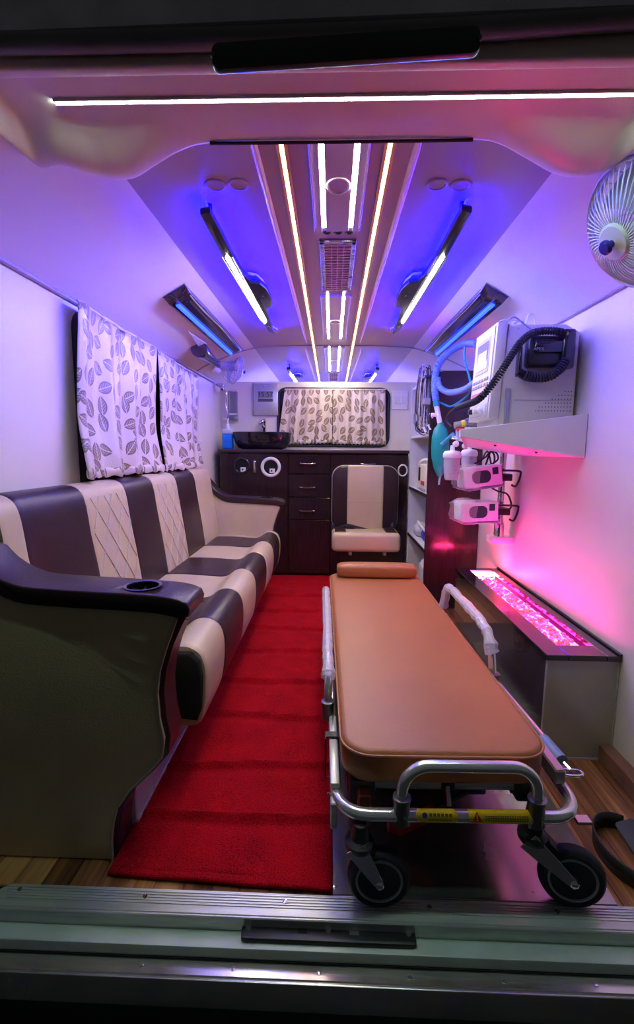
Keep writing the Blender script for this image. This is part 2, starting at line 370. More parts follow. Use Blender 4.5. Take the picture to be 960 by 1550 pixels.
# ------------------------------------------------------------------ sill and bumper
def screw(p, parent, r=.006, name='screw'): return MB().lathe([(r, 0), (r*.9, .0015), (r*.35, .002), (r*.3, .0008), (0, .0006)], 10, Matrix.Translation(p)).build(name, chrome, parent)
t = thing('door_sill', 'ribbed aluminium threshold plate across the rear doorway', 'sill', (0, .96, 0))
def sill(u0, u1): return [(-.86, .935), (1.05, .935), (1.05, .998), (-.79, .998)]
MB().prism([(-.86, .94), (1.05, .94), (1.05, .998), (-.785, .998)], XY, -.022, .003, .0015, 1).build('plate', alu, t)
MB().box(-.86, 1.05, .934, .941, -.034, .002, .002, 1).build('nosing', alu, t)
for k in range(5): MB().box(-.79+.004*k, 1.04, .990-.007*k-.002, .990-.007*k+.001, .003, .0046).build('rib', alu, t)
for x in (-.755, -.44, -.1, .245, .545, .9): screw((x, .975+.006*(x < -.5), .0045), t)
struct(MB().box(-1.1, 1.1, .895, .942, -.09, -.032, .004, 2).build('trim_7', mint), 'mint painted step below the threshold')
t = thing('striker_plate', 'black rounded striker plate bolted to the mint step', 'striker plate', (0, .92, -.032))
c0 = at(497, 1415, Z=-.03)
MB().prism(rrect(.40, .046, .010), lambda u, v, w: Vector((c0.x+u, c0.y+v, w)), -.034, -.020, .003).build('plate', mat('worn_black', (.02, .02, .022), .42, var=.4, vscale=20), t)
for u in (-.185, 0, .185): screw((c0.x+u, c0.y+.002, -.020), t, .007, 'bolt')
for u in (-.06, .06): MB().box(c0.x+u-.011, c0.x+u+.011, c0.y-.008, c0.y+.006, -.0205, -.0192).build('slot', velvet if u < 0 else steeld, t)
t = thing('rear_bumper', 'polished steel rear bumper step with a row of screws', 'bumper', (0, .86, -.3))
MB().box(-1.15, 1.15, .86, .893, -.08, -.062, .002, 1).build('top_plate', steel, t)
MB().box(-1.15, 1.15, .852, .860, -.135, -.063, .003, 2).build('front_plate', steeld, t)
MB().box(-1.15, 1.15, .855, .93, -.30, -.132, .006, 2).build('lower_body', mat('black_bumper', (.012, .013, .013), .5), t)
MB().box(-1.15, 1.15, .892, .899, -.085, -.058).build('gap_shade', rubber, t)  # black strip put in as the shade of the gap before the mint step
for x in (-.83, -.41, -.205, -.015, .185, .39, .585, .8): screw((x, .877, -.062), t, .0055)
for x in (-.22, .0): MB().lathe([(.012, 0), (.012, .004), (.006, .005), (0, .003)], 12, frame((x, .855, -.155), (0, -1, 0))).build('hole_plug', rubber, t)
# ground behind the van
struct(MB().box(-6, 6, -6, 8, -.66, -.62).build('ground', mat('asphalt', (.06, .06, .06), .9, var=.3, vscale=5)), 'dark ground outside the van')

# ================================================================== ceiling lights
def strip_pts(side, x0, x1, ya, yb, dz=0):
    return [Vector((side*(x0+(x1-x0)*k/12), ya+(yb-ya)*k/12, cz(x0+(x1-x0)*k/12)-.004+dz)) for k in range(13)]
for side, nm in ((-1, 'on the sofa side'), (1, 'on the stretcher side')):
    t = thing('warm_light_strip', 'warm yellow light strip along the ceiling '+nm, 'light strip', (side*.14, 3, 1.83), 'ceiling strips')
    a = strip_pts(side, .135, .148, 1.1, 5.3)
    def rib(pts, dx0, dx1, z0_, z1_):
        b = MB(); 
        for p in pts: b.v += [p+Vector((dx0, 0, z0_)), p+Vector((dx1, 0, z0_)), p+Vector((dx1, 0, z1_)), p+Vector((dx0, 0, z1_))]
        n = len(pts)
        for i in range(n-1): b.f += [(4*i+k, 4*i+(k+1) % 4, 4*i+4+(k+1) % 4, 4*i+4+k) for k in range(4)]
        b.f += [(0, 1, 2, 3), tuple(4*n-4+k for k in range(4))]; return b
    rib(a, -.0055, .0055, -.001, .006).build('diffuser', eyel, t)
    for d0, d1 in ((-.014, -.0055), (.0055, .014)): rib(a, d0, d1, -.004, .010).build('halo_lip', mat('amber_halo', (.75, .50, .18), .35), t)  # amber colour of the lips stands in for the orange halo of the strip
    k = 0
    for ya, yb in ((1.1, 3.42), (3.58, 5.3)):
        o = struct(MB().tube(strip_pts(side, .207, .188, ya, yb, .006), [.002]+[.0105]*11+[.005], 10).build('trim_%d' % (8+k+(side > 0)*2), mat('gloss_moulding', (.92, .74, .72), .3)), 'glossy pink ceiling moulding strip beside the warm light '+nm); k += 1
# central panel with tube pairs
for (ya, yb, xx, lab) in ((1.12, 1.68, .045, 'pair of white ceiling tubes in front of the foil-taped vent'), (2.42, 3.25, .040, 'pair of white ceiling tubes between the foil-taped vent and the roof seam'), (3.56, 4.55, .038, 'pair of white ceiling tubes beyond the roof seam')):
    t = thing('ceiling_light', lab, 'ceiling light', (.01, (ya+yb)/2, 1.82), 'white tube pairs')
    cx = .009
    for xa_, xb_ in ((-.078, -xx-.0068), (-xx+.0068, xx-.0068), (xx+.0068, .078)): MB().box(cx+xa_, cx+xb_, ya-.03, yb+.03, 1.828, 1.845, .001, 1).build('panel', mat('light_panel', (.46, .40, .54), .25), t)
    for s in (-1, 1):
        MB().box(cx+s*xx-.0066, cx+s*xx+.0066, ya, yb, 1.8285, 1.842).build('tube', ewhite, t)
        MB().box(cx+s*.073-.002, cx+s*.073+.002, ya-.03, yb, 1.824, 1.832).build('edge_strip', mat('bright_edge', (.9, .9, .95), .15), t)
    for f in ((.5,) if ya > 2 else (.55,)):
        yc = ya+(yb-ya)*f
        MB().tube([(cx+.031*math.cos(a), yc+.031*math.sin(a)*1.3, 1.827) for a in [2*PI*k/24 for k in range(24)]], .004, 6, closed=True).build('lens_ring', white, t)
for i, x in enumerate((-.028, .012, .05)):
    t = thing('recessed_spot', 'small dark recessed ceiling spot before the vent, '+('sofa end of the row of three', 'middle of the row of three', 'stretcher end of the row of three')[i], 'spotlight', (x, 1.735, 1.835), 'row of three spots')
    MB().lathe([(.013, 0), (.015, -.003), (.0115, -.004), (.010, -.001), (0, -.0005)], 14, Matrix.Translation((x, 1.735, 1.8385))).build('bezel', darkmetal, t)
foil = mat('crinkled_foil', (.55, .53, .50), .3, 1, var=.3, vscale=40, bump=.9, bscale=50)
def vent(lab, x0, x1, ya, yb, ns):
    t = thing('air_vent', lab, 'air vent', ((x0+x1)/2, (ya+yb)/2, 1.83))
    MB().box(x0, x1, ya, yb, 1.834, 1.842).build('backing', mat('vent_dark', (.25, .10, .17), .6), t)
    w = .018
    for a in ((x0, x0+w, ya, yb), (x1-w, x1, ya, yb), (x0, x1, ya, ya+w*1.3), (x0, x1, yb-w, yb)): MB().box(*a, 1.828, 1.838, .002, 1).build('foil_tape', foil, t)
    sm = mat('vent_slat', (.62, .42, .52), .4)
    for k in range(ns):
        y = ya+w*1.3+(yb-ya-2.3*w)*(k+.5)/ns; MB().box(x0+w, x1-w, y-.004, y+.004, 1.830, 1.836).build('slat', sm, t)
    for f in (.33, .5, .67): MB().box(x0+(x1-x0)*f-.0015, x0+(x1-x0)*f+.0015, ya+w, yb-w, 1.828, 1.834).build('divider', sm, t)
vent('air vent grille with crinkled foil tape round its frame on the ceiling', -.055, .08, 1.79, 2.31, 18)
vent('small ceiling air vent beyond the white tubes above the partition', -.05, .065, 4.62, 5.2, 6)
# round roof vents
for side in (-1, 1):
    for x, wh in ((.30, 'nearer the warm strip'), (.37, 'nearer the cove')):
        p = at(512+side*({.30: 150, .37: 186}[x]), 279, Z=1.838); n = cnorm(p.x)
        tag(MB().lathe([(.032, 0), (.030, .004), (.024, .005), (.022, .002), (0, .001)], 22, frame((p.x, p.y, cz(p.x)), n)).build('roof_outlet', ceilm), 'flat round ceiling outlet near the header, '+('sofa side, ' if side < 0 else 'stretcher side, ')+wh, 'outlet', 'round ceiling outlets')
# dark lamp housings with a white tube
OUT = [(303, 322), (318, 319), (332, 345), (352, 385), (370, 415), (381, 427), (394, 429), (404, 438), (411, 452), (413, 464), (404, 467), (408, 482), (416, 506), (406, 500), (394, 480), (370, 442), (340, 392), (316, 348)]
outl = [at(x, y, Z=1.79) for x, y in OUT]
smoke = mat('smoke_housing', (.045, .045, .05), .22, .3)
def lamp(side, sc, dy, lab, grp):
    t = thing('ceiling_lamp', lab, 'lamp', (side*.41, 2.3+dy, 1.80), grp)
    def P(p): return (p.x*-1*side if side > 0 else p.x, 2.3+dy+(p.y-2.3)*sc)
    q = [P(p) for p in outl]
    def to(u, v, w): return Vector((u, v, cz(u)+w))
    MB().prism(q, to, -.052, -.030, .005, 2).build('housing', smoke, t)
    for pp in (at(318, 335, Z=1.786), at(398, 450, Z=1.786)): u_, v_ = P(pp); MB().lathe([(.008, -.032), (.008, .004)], 10, Matrix.Translation((u_, v_, cz(u_)))).build('standoff', smoke, t)
    a, c = at(344, 388, Z=1.786), at(401, 487, Z=1.786); a = P(a); c = P(c)
    A = Vector((*a, cz(a[0])-.054)); C = Vector((*c, cz(c[0])-.054))
    MB().tube([A, C], .0065, 10).build('tube', ewhite, t)
    d = (C-A).normalized(); sd = Vector((-d.y, d.x, 0))
    for s in (-1, 1): MB().tube([A+sd*.02*s+Vector((0, 0, .004)), C+sd*.016*s+Vector((0, 0, .004))], .003, 6).build('reflector_edge', chrome, t)
    # blue glow strip tucked behind the outer edge of the housing
    e = [Vector((P(p)[0], P(p)[1], 0)) for p in outl[-6:]+outl[:1]]
    e = [Vector((v.x+(1 if v.x < 0 else -1)*.016, v.y, cz(v.x)-.016)) for v in e]
    MB().tube(e, .005, 6).build('blue_strip', eglow, t)
    f = [Vector((P(p)[0], P(p)[1], 0)) for p in outl[5:10]]
    f = [Vector((v.x+(-1 if v.x < 0 else 1)*.016, v.y-.012, cz(v.x)-.016)) for v in f]
    MB().tube(f, .005, 6).build('blue_strip', eglow, t)
    p = P(at(398, 448, Z=1.786)); MB().lathe([(.005, 0), (.004, -.003), (0, -.003)], 10, Matrix.Translation((*p, cz(p[0])-.051))).build('screw', blk, t)
    p = P(at(407, 494, Z=1.786)); MB().lathe([(.008, 0), (.006, -.004), (0, -.002)], 10, Matrix.Translation((*p, cz(p[0])-.051))).build('end_screw', chrome, t)
lamp(-1, 1, 0, 'dark ceiling lamp with white tube above the sofa side', 'dark ceiling lamps')
lamp(1, 1, 0, 'dark ceiling lamp with white tube above the stretcher side', 'dark ceiling lamps')
lamp(-1, .75, 2.5, 'dark ceiling lamp beyond the roof seam on the sofa side', 'dark ceiling lamps')
lamp(1, .75, 2.5, 'dark ceiling lamp beyond the roof seam on the stretcher side', 'dark ceiling lamps')
# chrome-edged blue tubes on the cove
bronze = mat('bronze_gloss', (.10, .075, .085), .15, .8)
for side, nm in ((-1, 'above the curtained side window'), (1, 'above the medical shelf')):
    t = thing('blue_lamp', 'slanted glossy housing with a glowing blue tube '+nm, 'lamp', (side*.7, 2.75, 1.74), 'blue cove lamps')
    def q(x, y, h):           # x on the cove, h off the surface
        n = cnorm(side*x); p = Vector((side*x, y, cz(x))); return p+n*h
    ya, yb = 2.14, 3.45
    def pr(u, v):             # housing: tapered shell, thick on the outer edge
        y = ya+(yb-ya)*u; ta = 1-.25*u
        tab = [(0, .655, .0), (.12, .655, .016), (.4, .685, .030), (.62, .705, .034), (.74, .712, .024), (.86, .735, .022), (.93, .752, .03), (1, .757, 0)]
        x = lerp([(a, bb) for a, bb, c in tab], v); h = lerp([(a, c) for a, bb, c in tab], v)
        end = min(1, min(u, 1-u)/.03+.25)
        return q(x+.012*(1-u)*(v > .5)-.006*math.sin(u*PI)*(v < .3), y+(.05*(v-.5))*(1-2*u), h*end*ta)
    MB().grid(pr, 24, 20).build('housing', bronze, t, ang=50, solid=.003)
    MB().tube([q(.660+.004*math.sin(k/14*9), ya+.05+(yb-ya-.1)*k/14, .024-.006*k/14) for k in range(15)], .004, 6).build('chrome_edge', chrome, t)
    MB().tube([q(.735, ya+.1, .028), q(.731, yb-.08, .022)], .0105, 10).build('tube', eblue, t)
# ================================================================== floor coverings
t = thing('floor_plate', 'shiny stainless steel plate on the floor under the stretcher', 'floor plate', (.35, 1.9, 0))
MB().box(.012, .70, .999, 2.85, 0, .0035, .001, 1).build('sheet', mat('floor_steel', (.34, .36, .36), .24, .9, var=.06, vscale=5), t)
for x, y in ((.02, 1.02), (.675, 1.03), (.675, 1.35), (.675, 1.75), (.675, 2.2)): screw((x, y, .0035), t, .006)
CRE = [1.225, 1.44, 1.735, 2.03, 2.345, 2.66, 2.98, 3.29, 3.6]
def carp(u, v):
    y = 1.0+(3.868-1.0)*v; x = -.556+.57*u
    z = .010+.0015*math.sin(x*23+y*9)
    for k, c in enumerate(CRE):
        d = y-c-.012*math.sin(x*6+k*2.1)
        z += .017*min(1, u*14)*math.exp(-(d/.010)**2)-.003*math.exp(-((d+.03)/.02)**2)
    if v < .01: y += .025*(1-u)
    return (x, y, max(.006, z))
o = MB().grid(carp, 40, 360).build('floor_runner', carpet, ang=80, solid=.008); tag(o, 'bright red pile runner with cross creases covering the aisle floor', 'carpet')

# ================================================================== sofa
t = thing('sofa', 'long beige and dark brown striped leather sofa with quilted panels', 'sofa', (-.7, 2.25, 0))
MB().box(-.99, -.55, 1.19, 3.33, 0, .30, .003, 1).build('base', mat('kick_board', (.55, .5, .52), .3), t)
MB().box(-.552, -.545, 1.19, 3.33, 0, .02, .002, 1).build('base_edge', alu, t)
SEATP = cr([(-.88, .43, 0), (-.84, .458, 0), (-.70, .462, 0), (-.56, .455, 0), (-.51, .462, 0), (-.47, .490, 0), (-.43, .497, 0), (-.39, .478, 0), (-.372, .44, 0), (-.368, .38, 0), (-.376, .30, 0), (-.395, .245, 0), (-.44, .232, 0), (-.55, .235, 0), (-.70, .25, 0), (-.88, .26, 0)], 3)
SEATP = [(p.x, p.y) for p in SEATP]
BACKP = cr([(-.815, .40, 0), (-.825, .50, 0), (-.845, .66, 0), (-.868, .82, 0), (-.882, .90, 0), (-.902, .938, 0), (-.94, .952, 0), (-.975, .945, 0), (-.99, .92, 0), (-.99, .70, 0), (-.99, .42, 0)], 3)
BACKP = [(p.x, p.y) for p in BACKP]
def padded(poly, y0, y1, puff=.006):
    cx = sum(p[0] for p in poly)/len(poly); cy = sum(p[1] for p in poly)/len(poly); b = MB(); n = len(poly); L = [(0, 1), (.006, .35), (.018, 0)]
    secs = [(y0+d, k) for d, k in L]+[(y1-d, k) for d, k in L[::-1]]
    for y, k in secs:
        for x, z in poly:
            d = Vector((x-cx, z-cy)); d = d*(1-puff*k/max(.03, d.length)); b.v.append(Vector((cx+d.x, y, cy+d.y)))
    for j in range(len(secs)-1): b.f += [(j*n+i, j*n+(i+1) % n, (j+1)*n+(i+1) % n, (j+1)*n+i) for i in range(n)]
    b.f += [tuple(range(n)), tuple(range((len(secs)-1)*n, len(secs)*n))]
    return b
ed = [1.31, 1.55, 1.90, 2.23, 2.60, 2.93, 3.26, 3.325]
for k in range(7):
    o = padded(SEATP, ed[k], ed[k+1]).build('seat_panel', (beige, brown)[k % 2], t, ang=50)
    part(o, ('beige', 'dark brown')[k % 2]+' leather seat stripe')
MB().box(-.88, -.46, 1.185, 1.32, .25, .45, .02, 3).build('seat_end', brown, t)
MB().prism([(-.468, .27), (-.40, .262), (-.386, .30), (-.380, .40), (-.388, .452), (-.415, .478), (-.468, .478)], XZ, 1.292, 1.318, .010, 3).build('seat_end_cap', velvet, t)
ed = [1.185, 1.27, 1.62, 1.95, 2.26, 2.60, 2.95, 3.325]
for k in range(7):
    o = padded(BACKP, ed[k], ed[k+1]).build('back_panel', (beige, brown)[k % 2], t, ang=50)
    part(o, ('beige', 'dark brown')[k % 2]+' leather backrest stripe')
    if k in (2, 4):
        b = MB(); ya, yb = ed[k]+.012, ed[k+1]-.012; za, zb = .46, .90; nd = 3; h = (yb-ya)/nd*1.55
        def onb(y, z): return Vector((lerp([(.40, -.815), (.50, -.825), (.66, -.845), (.82, -.868), (.90, -.882)], z)+.0015, y, z))
        for s in (1, -1):
            for j in range(-8, 9):
                pts = []
                for i in range(25):
                    z = za+(zb-za)*i/24; y = ya+(yb-ya)/nd*j+s*(z-za)/h*(yb-ya)/nd*1.0
                    if ya <= y <= yb: pts.append(onb(y, z))
                if len(pts) > 2: b.tube(pts, .0022, 5)
        b.build('stitching', mat('stitch', (.62, .55, .42), .6), o)
def arm(ya, yb, name, lab, near):
    topl = cr([(-.99, .93, 0), (-.945, .90, 0), (-.90, .86, 0), (-.84, .79, 0), (-.77, .752, 0), (-.68, .742, 0), (-.50, .734, 0), (-.39, .726, 0), (-.345, .712, 0)], 3)
    topl = [(p.x, p.y) for p in topl]
    low = [(-.352, .675), (-.37, .64), (-.392, .59), (-.410, .53), (-.418, .47), (-.414, .40), (-.405, .35), (-.412, .30), (-.45, .255), (-.50, .205), (-.535, .155), (-.55, .10), (-.556, .05), (-.556, .002), (-.99, .002)]
    body = [(x, z-.042) for x, z in topl[:-2]]+low
    o = MB().prism(body, XZ, ya+.010, yb-.010, .004, 1).build(name, brown, t, ang=45); part(o, lab)
    side = [(x, z-.044) for x, z in topl[:-3]]+[(-.375, .668), (-.385, .64)]+[(x-.012, z) for x, z in low[2:-1]]+[(-.99, .002)]
    for y0, y1 in ((ya-.002, ya+.014), (yb-.014, yb+.002)):
        pz = MB().prism(side, XZ, y0, y1, .004, 2).build('side_panel', beige, o, ang=45)
        yy = y0 if y0 < (ya+yb)/2 else y1
        MB().tube([(x, yy, z) for x, z in side[:-1]], .0032, 6).build('piping', piping, o)
    pad = topl+[(-.338, .695), (-.342, .678), (-.36, .672), (-.40, .682)]+[(x, z-.045) for x, z in topl[:-3][::-1]]
    po = MB().prism(pad, XZ, ya-.012, yb+.012, .005, 2).build('arm_pad', brown, o, ang=45)
    cx, cy, zt = -.478, (ya+yb)/2, .7335
    cut = MB().lathe([(.040, -.05), (.042, .03)], 28, Matrix.Translation((cx, cy, zt))).build('cutter', velvet, t)
    md = po.modifiers.new('cup', 'BOOLEAN'); md.operation = 'DIFFERENCE'; md.object = cut; md.solver = 'EXACT'
    bpy.context.view_layer.update(); dg = bpy.context.evaluated_depsgraph_get()
    me = bpy.data.meshes.new_from_object(po.evaluated_get(dg)); po.modifiers.clear(); po.data = me
    bpy.data.objects.remove(cut)
    MB().lathe([(.0405, -.045), (.039, -.01), (.039, .001), (.044, .0035), (.048, .002), (.047, -.003), (.042, -.006)], 28, Matrix.Translation((cx, cy, zt)), caps=False).build('cup_ring', blkgloss, o, ang=60)
    b = MB()
    for k in range(7): a = k*2*PI/7; b.box(.012, .038, -.0015, .0015, -.042, -.012, M=Matrix.Translation((cx, cy, zt)) @ Matrix.Rotation(a, 4, 'Z'))
    b.build('cup_fins', blk, o)
arm(1.075, 1.185, 'armrest', 'curved armrest with cup holder by the rear door', True)
arm(3.325, 3.435, 'armrest', 'curved armrest beside the dark counter', False)

# ================================================================== windows and curtains
def win(name, M, w, h, lab):
    o = struct(MB().prism(rrect(w, h, .07), lambda u, v, ww: M @ Vector((u, v, ww)), 0, .006, .001, 1).build(name, mat('night_glass', (.01, .012, .016), .06)), lab)
    MB().tube([M @ Vector((u, v, .007)) for u, v in rrect(w, h, .07)], .013, 8, closed=True).build('window_frame', rubber, o)
    return o
win('window_1', frame((-1.0, 2.565, 1.245), (1, 0, 0), (0, 1, 0)), 1.49, .72, 'black framed side window behind the leaf curtains')
win('window_2', frame((.007, YP, 1.372), (0, -1, 0), (1, 0, 0)), .985, .50, 'black framed window in the cream partition')
hemm = mat('hem_satin', (.74, .68, .66), .3, var=.25, vscale=25)
def curtain(lab, to3, w, top, bot, folds, amp, grp, seed, drift=lambda u, v: 0, hem=.045):
    rd = random.Random(seed); ph = [rd.random()*6 for _ in range(4)]
    def wave(u, v):
        g = .35+.65*v
        return amp*g*(math.sin(2*PI*folds*u+ph[0]+.5*math.sin(3*v+ph[1]))+.45*math.sin(2*PI*folds*2.3*u+ph[2]+v*1.3))+.4*amp*math.sin(5*v+7*u+ph[3])
    def fn(u, v):
        zt, zb = top(u), bot(u); return to3(u*w+drift(u, v), zt+(zb-zt)*v, wave(u, v)+.25*amp)
    t = thing('curtain', lab, 'curtain', to3(w/2, bot(.5), 0), grp)
    MB().grid(fn, 70, 26, lambda u, v: (u*w*1.25+seed*3.7, (1-v)*(top(u)-bot(u)))).build('cloth', leafcloth, t, ang=90, solid=.002)
    def hf(u, v):
        zb = bot(u); a = 2*PI*v
        return to3(u*w+drift(u, 1), zb+hem*.3-hem*.5*math.cos(a)*(.8+.2*math.sin(u*90)), wave(u, 1)+.25*amp+.006*math.sin(a)+.003*math.sin(u*110))
    MB().grid(hf, 90, 10, lambda u, v: (u*w*1.25, v*.05)).build('hem', leafcloth, t, ang=90)
    MB().tube([to3(u*w+drift(u, 0), top(u), wave(u, 0)*.5+.004) for u in [k/20 for k in range(21)]], .005, 6).build('heading', hemm, t)
def L3(s, z, d): return Vector((-.955+.022*(lambda k: k*k*(3-2*k))(min(1, max(0, (1.22-z)/.25)))+d, 1.765+s, z))
curtain('leaf-printed satin curtain at the side window, half nearer the rear door', L3, .77, lambda u: 1.622-.012*u, lambda u: .972-.006*u, 3.4, .019, 'side window curtains', 1, lambda u, v: -.06*v*(1-u)-.02*v*u)
def L3b(s, z, d): return L3(s+.80, z, d)
curtain('leaf-printed satin curtain at the side window, half nearer the counter', L3b, .745, lambda u: 1.607-.015*u, lambda u: .964, 4.2, .018, 'side window curtains', 2, lambda u, v: -.03*v*u)
def B3(s, z, d): return Vector((-.455+s, YP-.022-d, z))
curtain('leaf-printed curtain at the partition window, half above the basin', B3, .455, lambda u: 1.615, lambda u: 1.135+.015*u, 4.0, .010, 'partition window curtains', 3, lambda u, v: -.035*v*(1-u)+.03*(1-v)*(1-u))
def B3b(s, z, d): return B3(s+.46, z, d)
curtain('leaf-printed curtain at the partition window, half above the jump seat', B3b, .46, lambda u: 1.615, lambda u: 1.145-.005*u, 4.0, .010, 'partition window curtains', 4, lambda u, v: 0.015*v*u)

# ================================================================== counter cabinet
YC = 3.88; ZT = 1.085
t = thing('counter_cabinet', 'dark wenge counter cabinet with drawers and round openings', 'cabinet', (-.17, 4.0, 0))
MB().box(-.945, .635, YC+.018, YP-.004, .0, ZT-.0265).build('carcass', laminate, t)
fr = [('door', -.943, -.37, .62, 1.045), ('door', -.943, -.37, .03, .612), ('drawer', -.362, -.012, .885, 1.045), ('drawer', -.362, -.012, .69, .878), ('drawer', -.362, -.012, .50, .683), ('door', -.362, -.012, .03, .493), ('drawer', -.005, .633, .885, 1.045), ('door', -.005, .633, .03, .878)]
def handle(cx, cz_, w, par):
    MB().tube(cr([(cx-w/2, YC, cz_), (cx-w/2+.004, YC-.022, cz_), (cx, YC-.026, cz_-.003), (cx+w/2-.004, YC-.022, cz_), (cx+w/2, YC, cz_)], 5), .0055, 8).build('handle', chrome, par)
for nm, x0, x1, z0, z1 in fr:
    o = MB().box(x0, x1, YC, YC+.018, z0, z1, .002, 1).build(nm, laminate, t)
    if nm == 'drawer': handle(at(466, 740, Y=YC).x if x0 < -.1 else at(557, 700, Y=YC).x, {.885: .972, .69: .772, .5: .575}[z0], .125, o)
    if nm == 'door' and z1 > 1 and x0 < -.5:
        p = at(386, 706, Y=YC); MB().box(p.x-.010, p.x+.010, YC-.014, YC, p.z-.05, p.z+.05, .004, 2).build('latch', chrome, o)
        for px_, py_, mm, rr in ((366, 705, blkgloss, .073), (410, 707, white, .086)):
            c = at(px_, py_, Y=YC); Mx = frame((c.x, YC, c.z), (0, -1, 0))
            MB().lathe([(rr*.66, -.006), (rr*.72, .010), (rr*.86, .014), (rr*.98, .008), (rr, 0)], 32, Mx, caps=False).build('opening_ring', mm, o, ang=60)
            MB().lathe([(rr*.68, .002), (rr*.66, .001), (0, .0008)], 28, Mx).build('opening', velvet, o)
            MB().box(c.x-.01, c.x+.035, YC-.006, YC-.001, c.z-.05, c.z-.012, .003, 1).build('socket', white, o)
            MB().box(c.x+.002, c.x+.014, YC-.0075, YC-.005, c.z-.038, c.z-.024).build('socket_hole', blk, o)
tag(MB().box(-.955, .64, YC-.012, YP-.002, ZT-.026, ZT, .004, 2).build('worktop', mat('worktop_laminate', (.05, .03, .03), .25)), 'dark laminate worktop running across the counter cabinet', 'worktop')
# basin and tap
t = thing('wash_basin', 'black marbled vessel basin on the dark worktop', 'basin', (-.60, 4.04, ZT))
c = at(397, 664, Y=4.02)
def ell(prof, mm, nm, ang=60):
    b = MB(); n = 40
    for sx, sy, z in prof: b.v += [Vector((c.x+sx*math.copysign(abs(math.cos(a))**.8, math.cos(a)), 4.03+sy*math.copysign(abs(math.sin(a))**.8, math.sin(a)), ZT+z)) for a in [2*PI*k/n for k in range(n)]]
    for j in range(len(prof)-1): b.f += [(j*n+i, j*n+(i+1) % n, (j+1)*n+(i+1) % n, (j+1)*n+i) for i in range(n)]
    b.f.append(tuple(range(n))); b.f.append(tuple(range((len(prof)-1)*n, len(prof)*n)))
    return b.build(nm, mm, t, ang=ang)
ell([(.17, .09, 0), (.205, .115, .012), (.235, .135, .05), (.25, .148, .105), (.255, .15, .142), (.248, .143, .146), (.238, .135, .14), (.225, .12, .06), (.15, .08, .025)], marble, 'bowl')
t = thing('tap', 'slim chrome tap standing behind the black basin', 'tap', (c.x, 4.19, ZT))
p = at(400, 650, Y=4.203)
MB().lathe([(.022, 0), (.022, .01), (.016, .015), (.016, .235), (.019, .24), (.019, .27), (0, .275)], 16, Matrix.Translation((p.x, 4.203, ZT))).build('column', chrome, t)
MB().box(p.x-.035, p.x-.004, 4.17, 4.20, ZT+.225, ZT+.262, .006, 2).build('lever', chrome, t)
MB().tube(cr([(p.x, 4.185, ZT+.20), (p.x, 4.15, ZT+.21), (p.x, 4.11, ZT+.195)], 5), .009, 8).build('spout', chrome, t)
# soap bottle
p = at(345, 668, Y=4.0); bx = p.x
t = thing('soap_bottle', 'clear pump bottle of blue liquid in the worktop corner', 'bottle', (bx, 4.0, ZT))
MB().box(bx-.044, bx+.044, 3.97, 4.04, ZT+.001, ZT+.128, .012, 3).build('liquid', mat('blue_liquid', (.01, .22, .75), .15), t)
MB().box(bx-.045, bx+.045, 3.968, 4.042, ZT+.128, ZT+.17, .014, 3).build('shoulder', mat('frosted_plastic', (.75, .78, .85), .3, trans=.3), t)
MB().lathe([(.022, 0), (.016, .02), (.016, .04), (.008, .045), (.006, .085), (0, .087)], 14, Matrix.Translation((bx, 4.005, ZT+.168))).build('pump', white, t)
MB().box(bx-.035, bx+.012, 3.996, 4.014, ZT+.248, ZT+.262, .004, 2).build('nozzle', white, t)
# clock
a, d = at(383, 580, Y=4.19), at(421, 629, Y=4.19)
t = thing('digital_clock', 'silver digital wall clock showing 15:57', 'clock', ((a.x+d.x)/2, 4.2, d.z))
cx, zc = (a.x+d.x)/2, (a.z+d.z)/2; w, h = d.x-a.x, a.z-d.z
MB().box(a.x, d.x, 4.185, YP, d.z, a.z, .008, 2).build('case', silver, t)
MB().box(a.x, a.x+.016, 4.183, YP, d.z, a.z, .004, 1).build('side_band', greyp, t)
MB().box(cx-w*.30, cx+w*.30, 4.182, 4.187, zc+h*.04, zc+h*.25, .002, 1).build('screen', mat('lcd', (.22, .25, .24), .2), t)
MB().box(cx-w*.30, cx+w*.30, 4.182, 4.187, zc-h*.07, zc+h*.02, .002, 1).build('date_screen', mat('lcd_strip', (.10, .11, .12), .2), t)
Mt = frame((cx, 4.1815, zc+h*.145), (0, -1, 0), (1, 0, 0)); text('time_digits', '15:57', .062, Mt, blk, t)
MB().box(cx-w*.12, cx+w*.12, 4.181, 4.186, a.z-.03, a.z-.022, .002, 1).build('badge', chrome, t)
# switch panel on the partition
a, d = at(593, 592, Y=YP), at(617, 620, Y=YP)
t = thing('switch_panel', 'white four-gang switch panel on the cream partition', 'switch', ((a.x+d.x)/2, YP-.005, d.z))
MB().box(a.x, d.x, YP-.010, YP, d.z, a.z, .003, 1).build('plate', white, t)
for k in range(4):
    x = a.x+.018+(d.x-a.x-.036)*(k+.5)/4; MB().box(x-.012, x+.012, YP-.016, YP-.008, d.z+.05, d.z+.11, .003, 1).build('rocker', white, t)
# wall switch near the side curtain
p = at(299, 676, X=-1.0)
t = thing('wall_switch', 'small white switch box on the side wall beyond the curtain', 'switch', (-.99, p.y, p.z-.05))
MB().box(-1.0, -.982, p.y-.045, p.y+.045, p.z-.055, p.z+.055, .004, 2).build('plate', white, t)
for k in (-1, 1): MB().box(-.984, -.977, p.y-.03, p.y+.03, p.z+k*.022-.015, p.z+k*.022+.015, .002, 1).build('rocker', mat('ivory', (.65, .63, .58), .4), t)
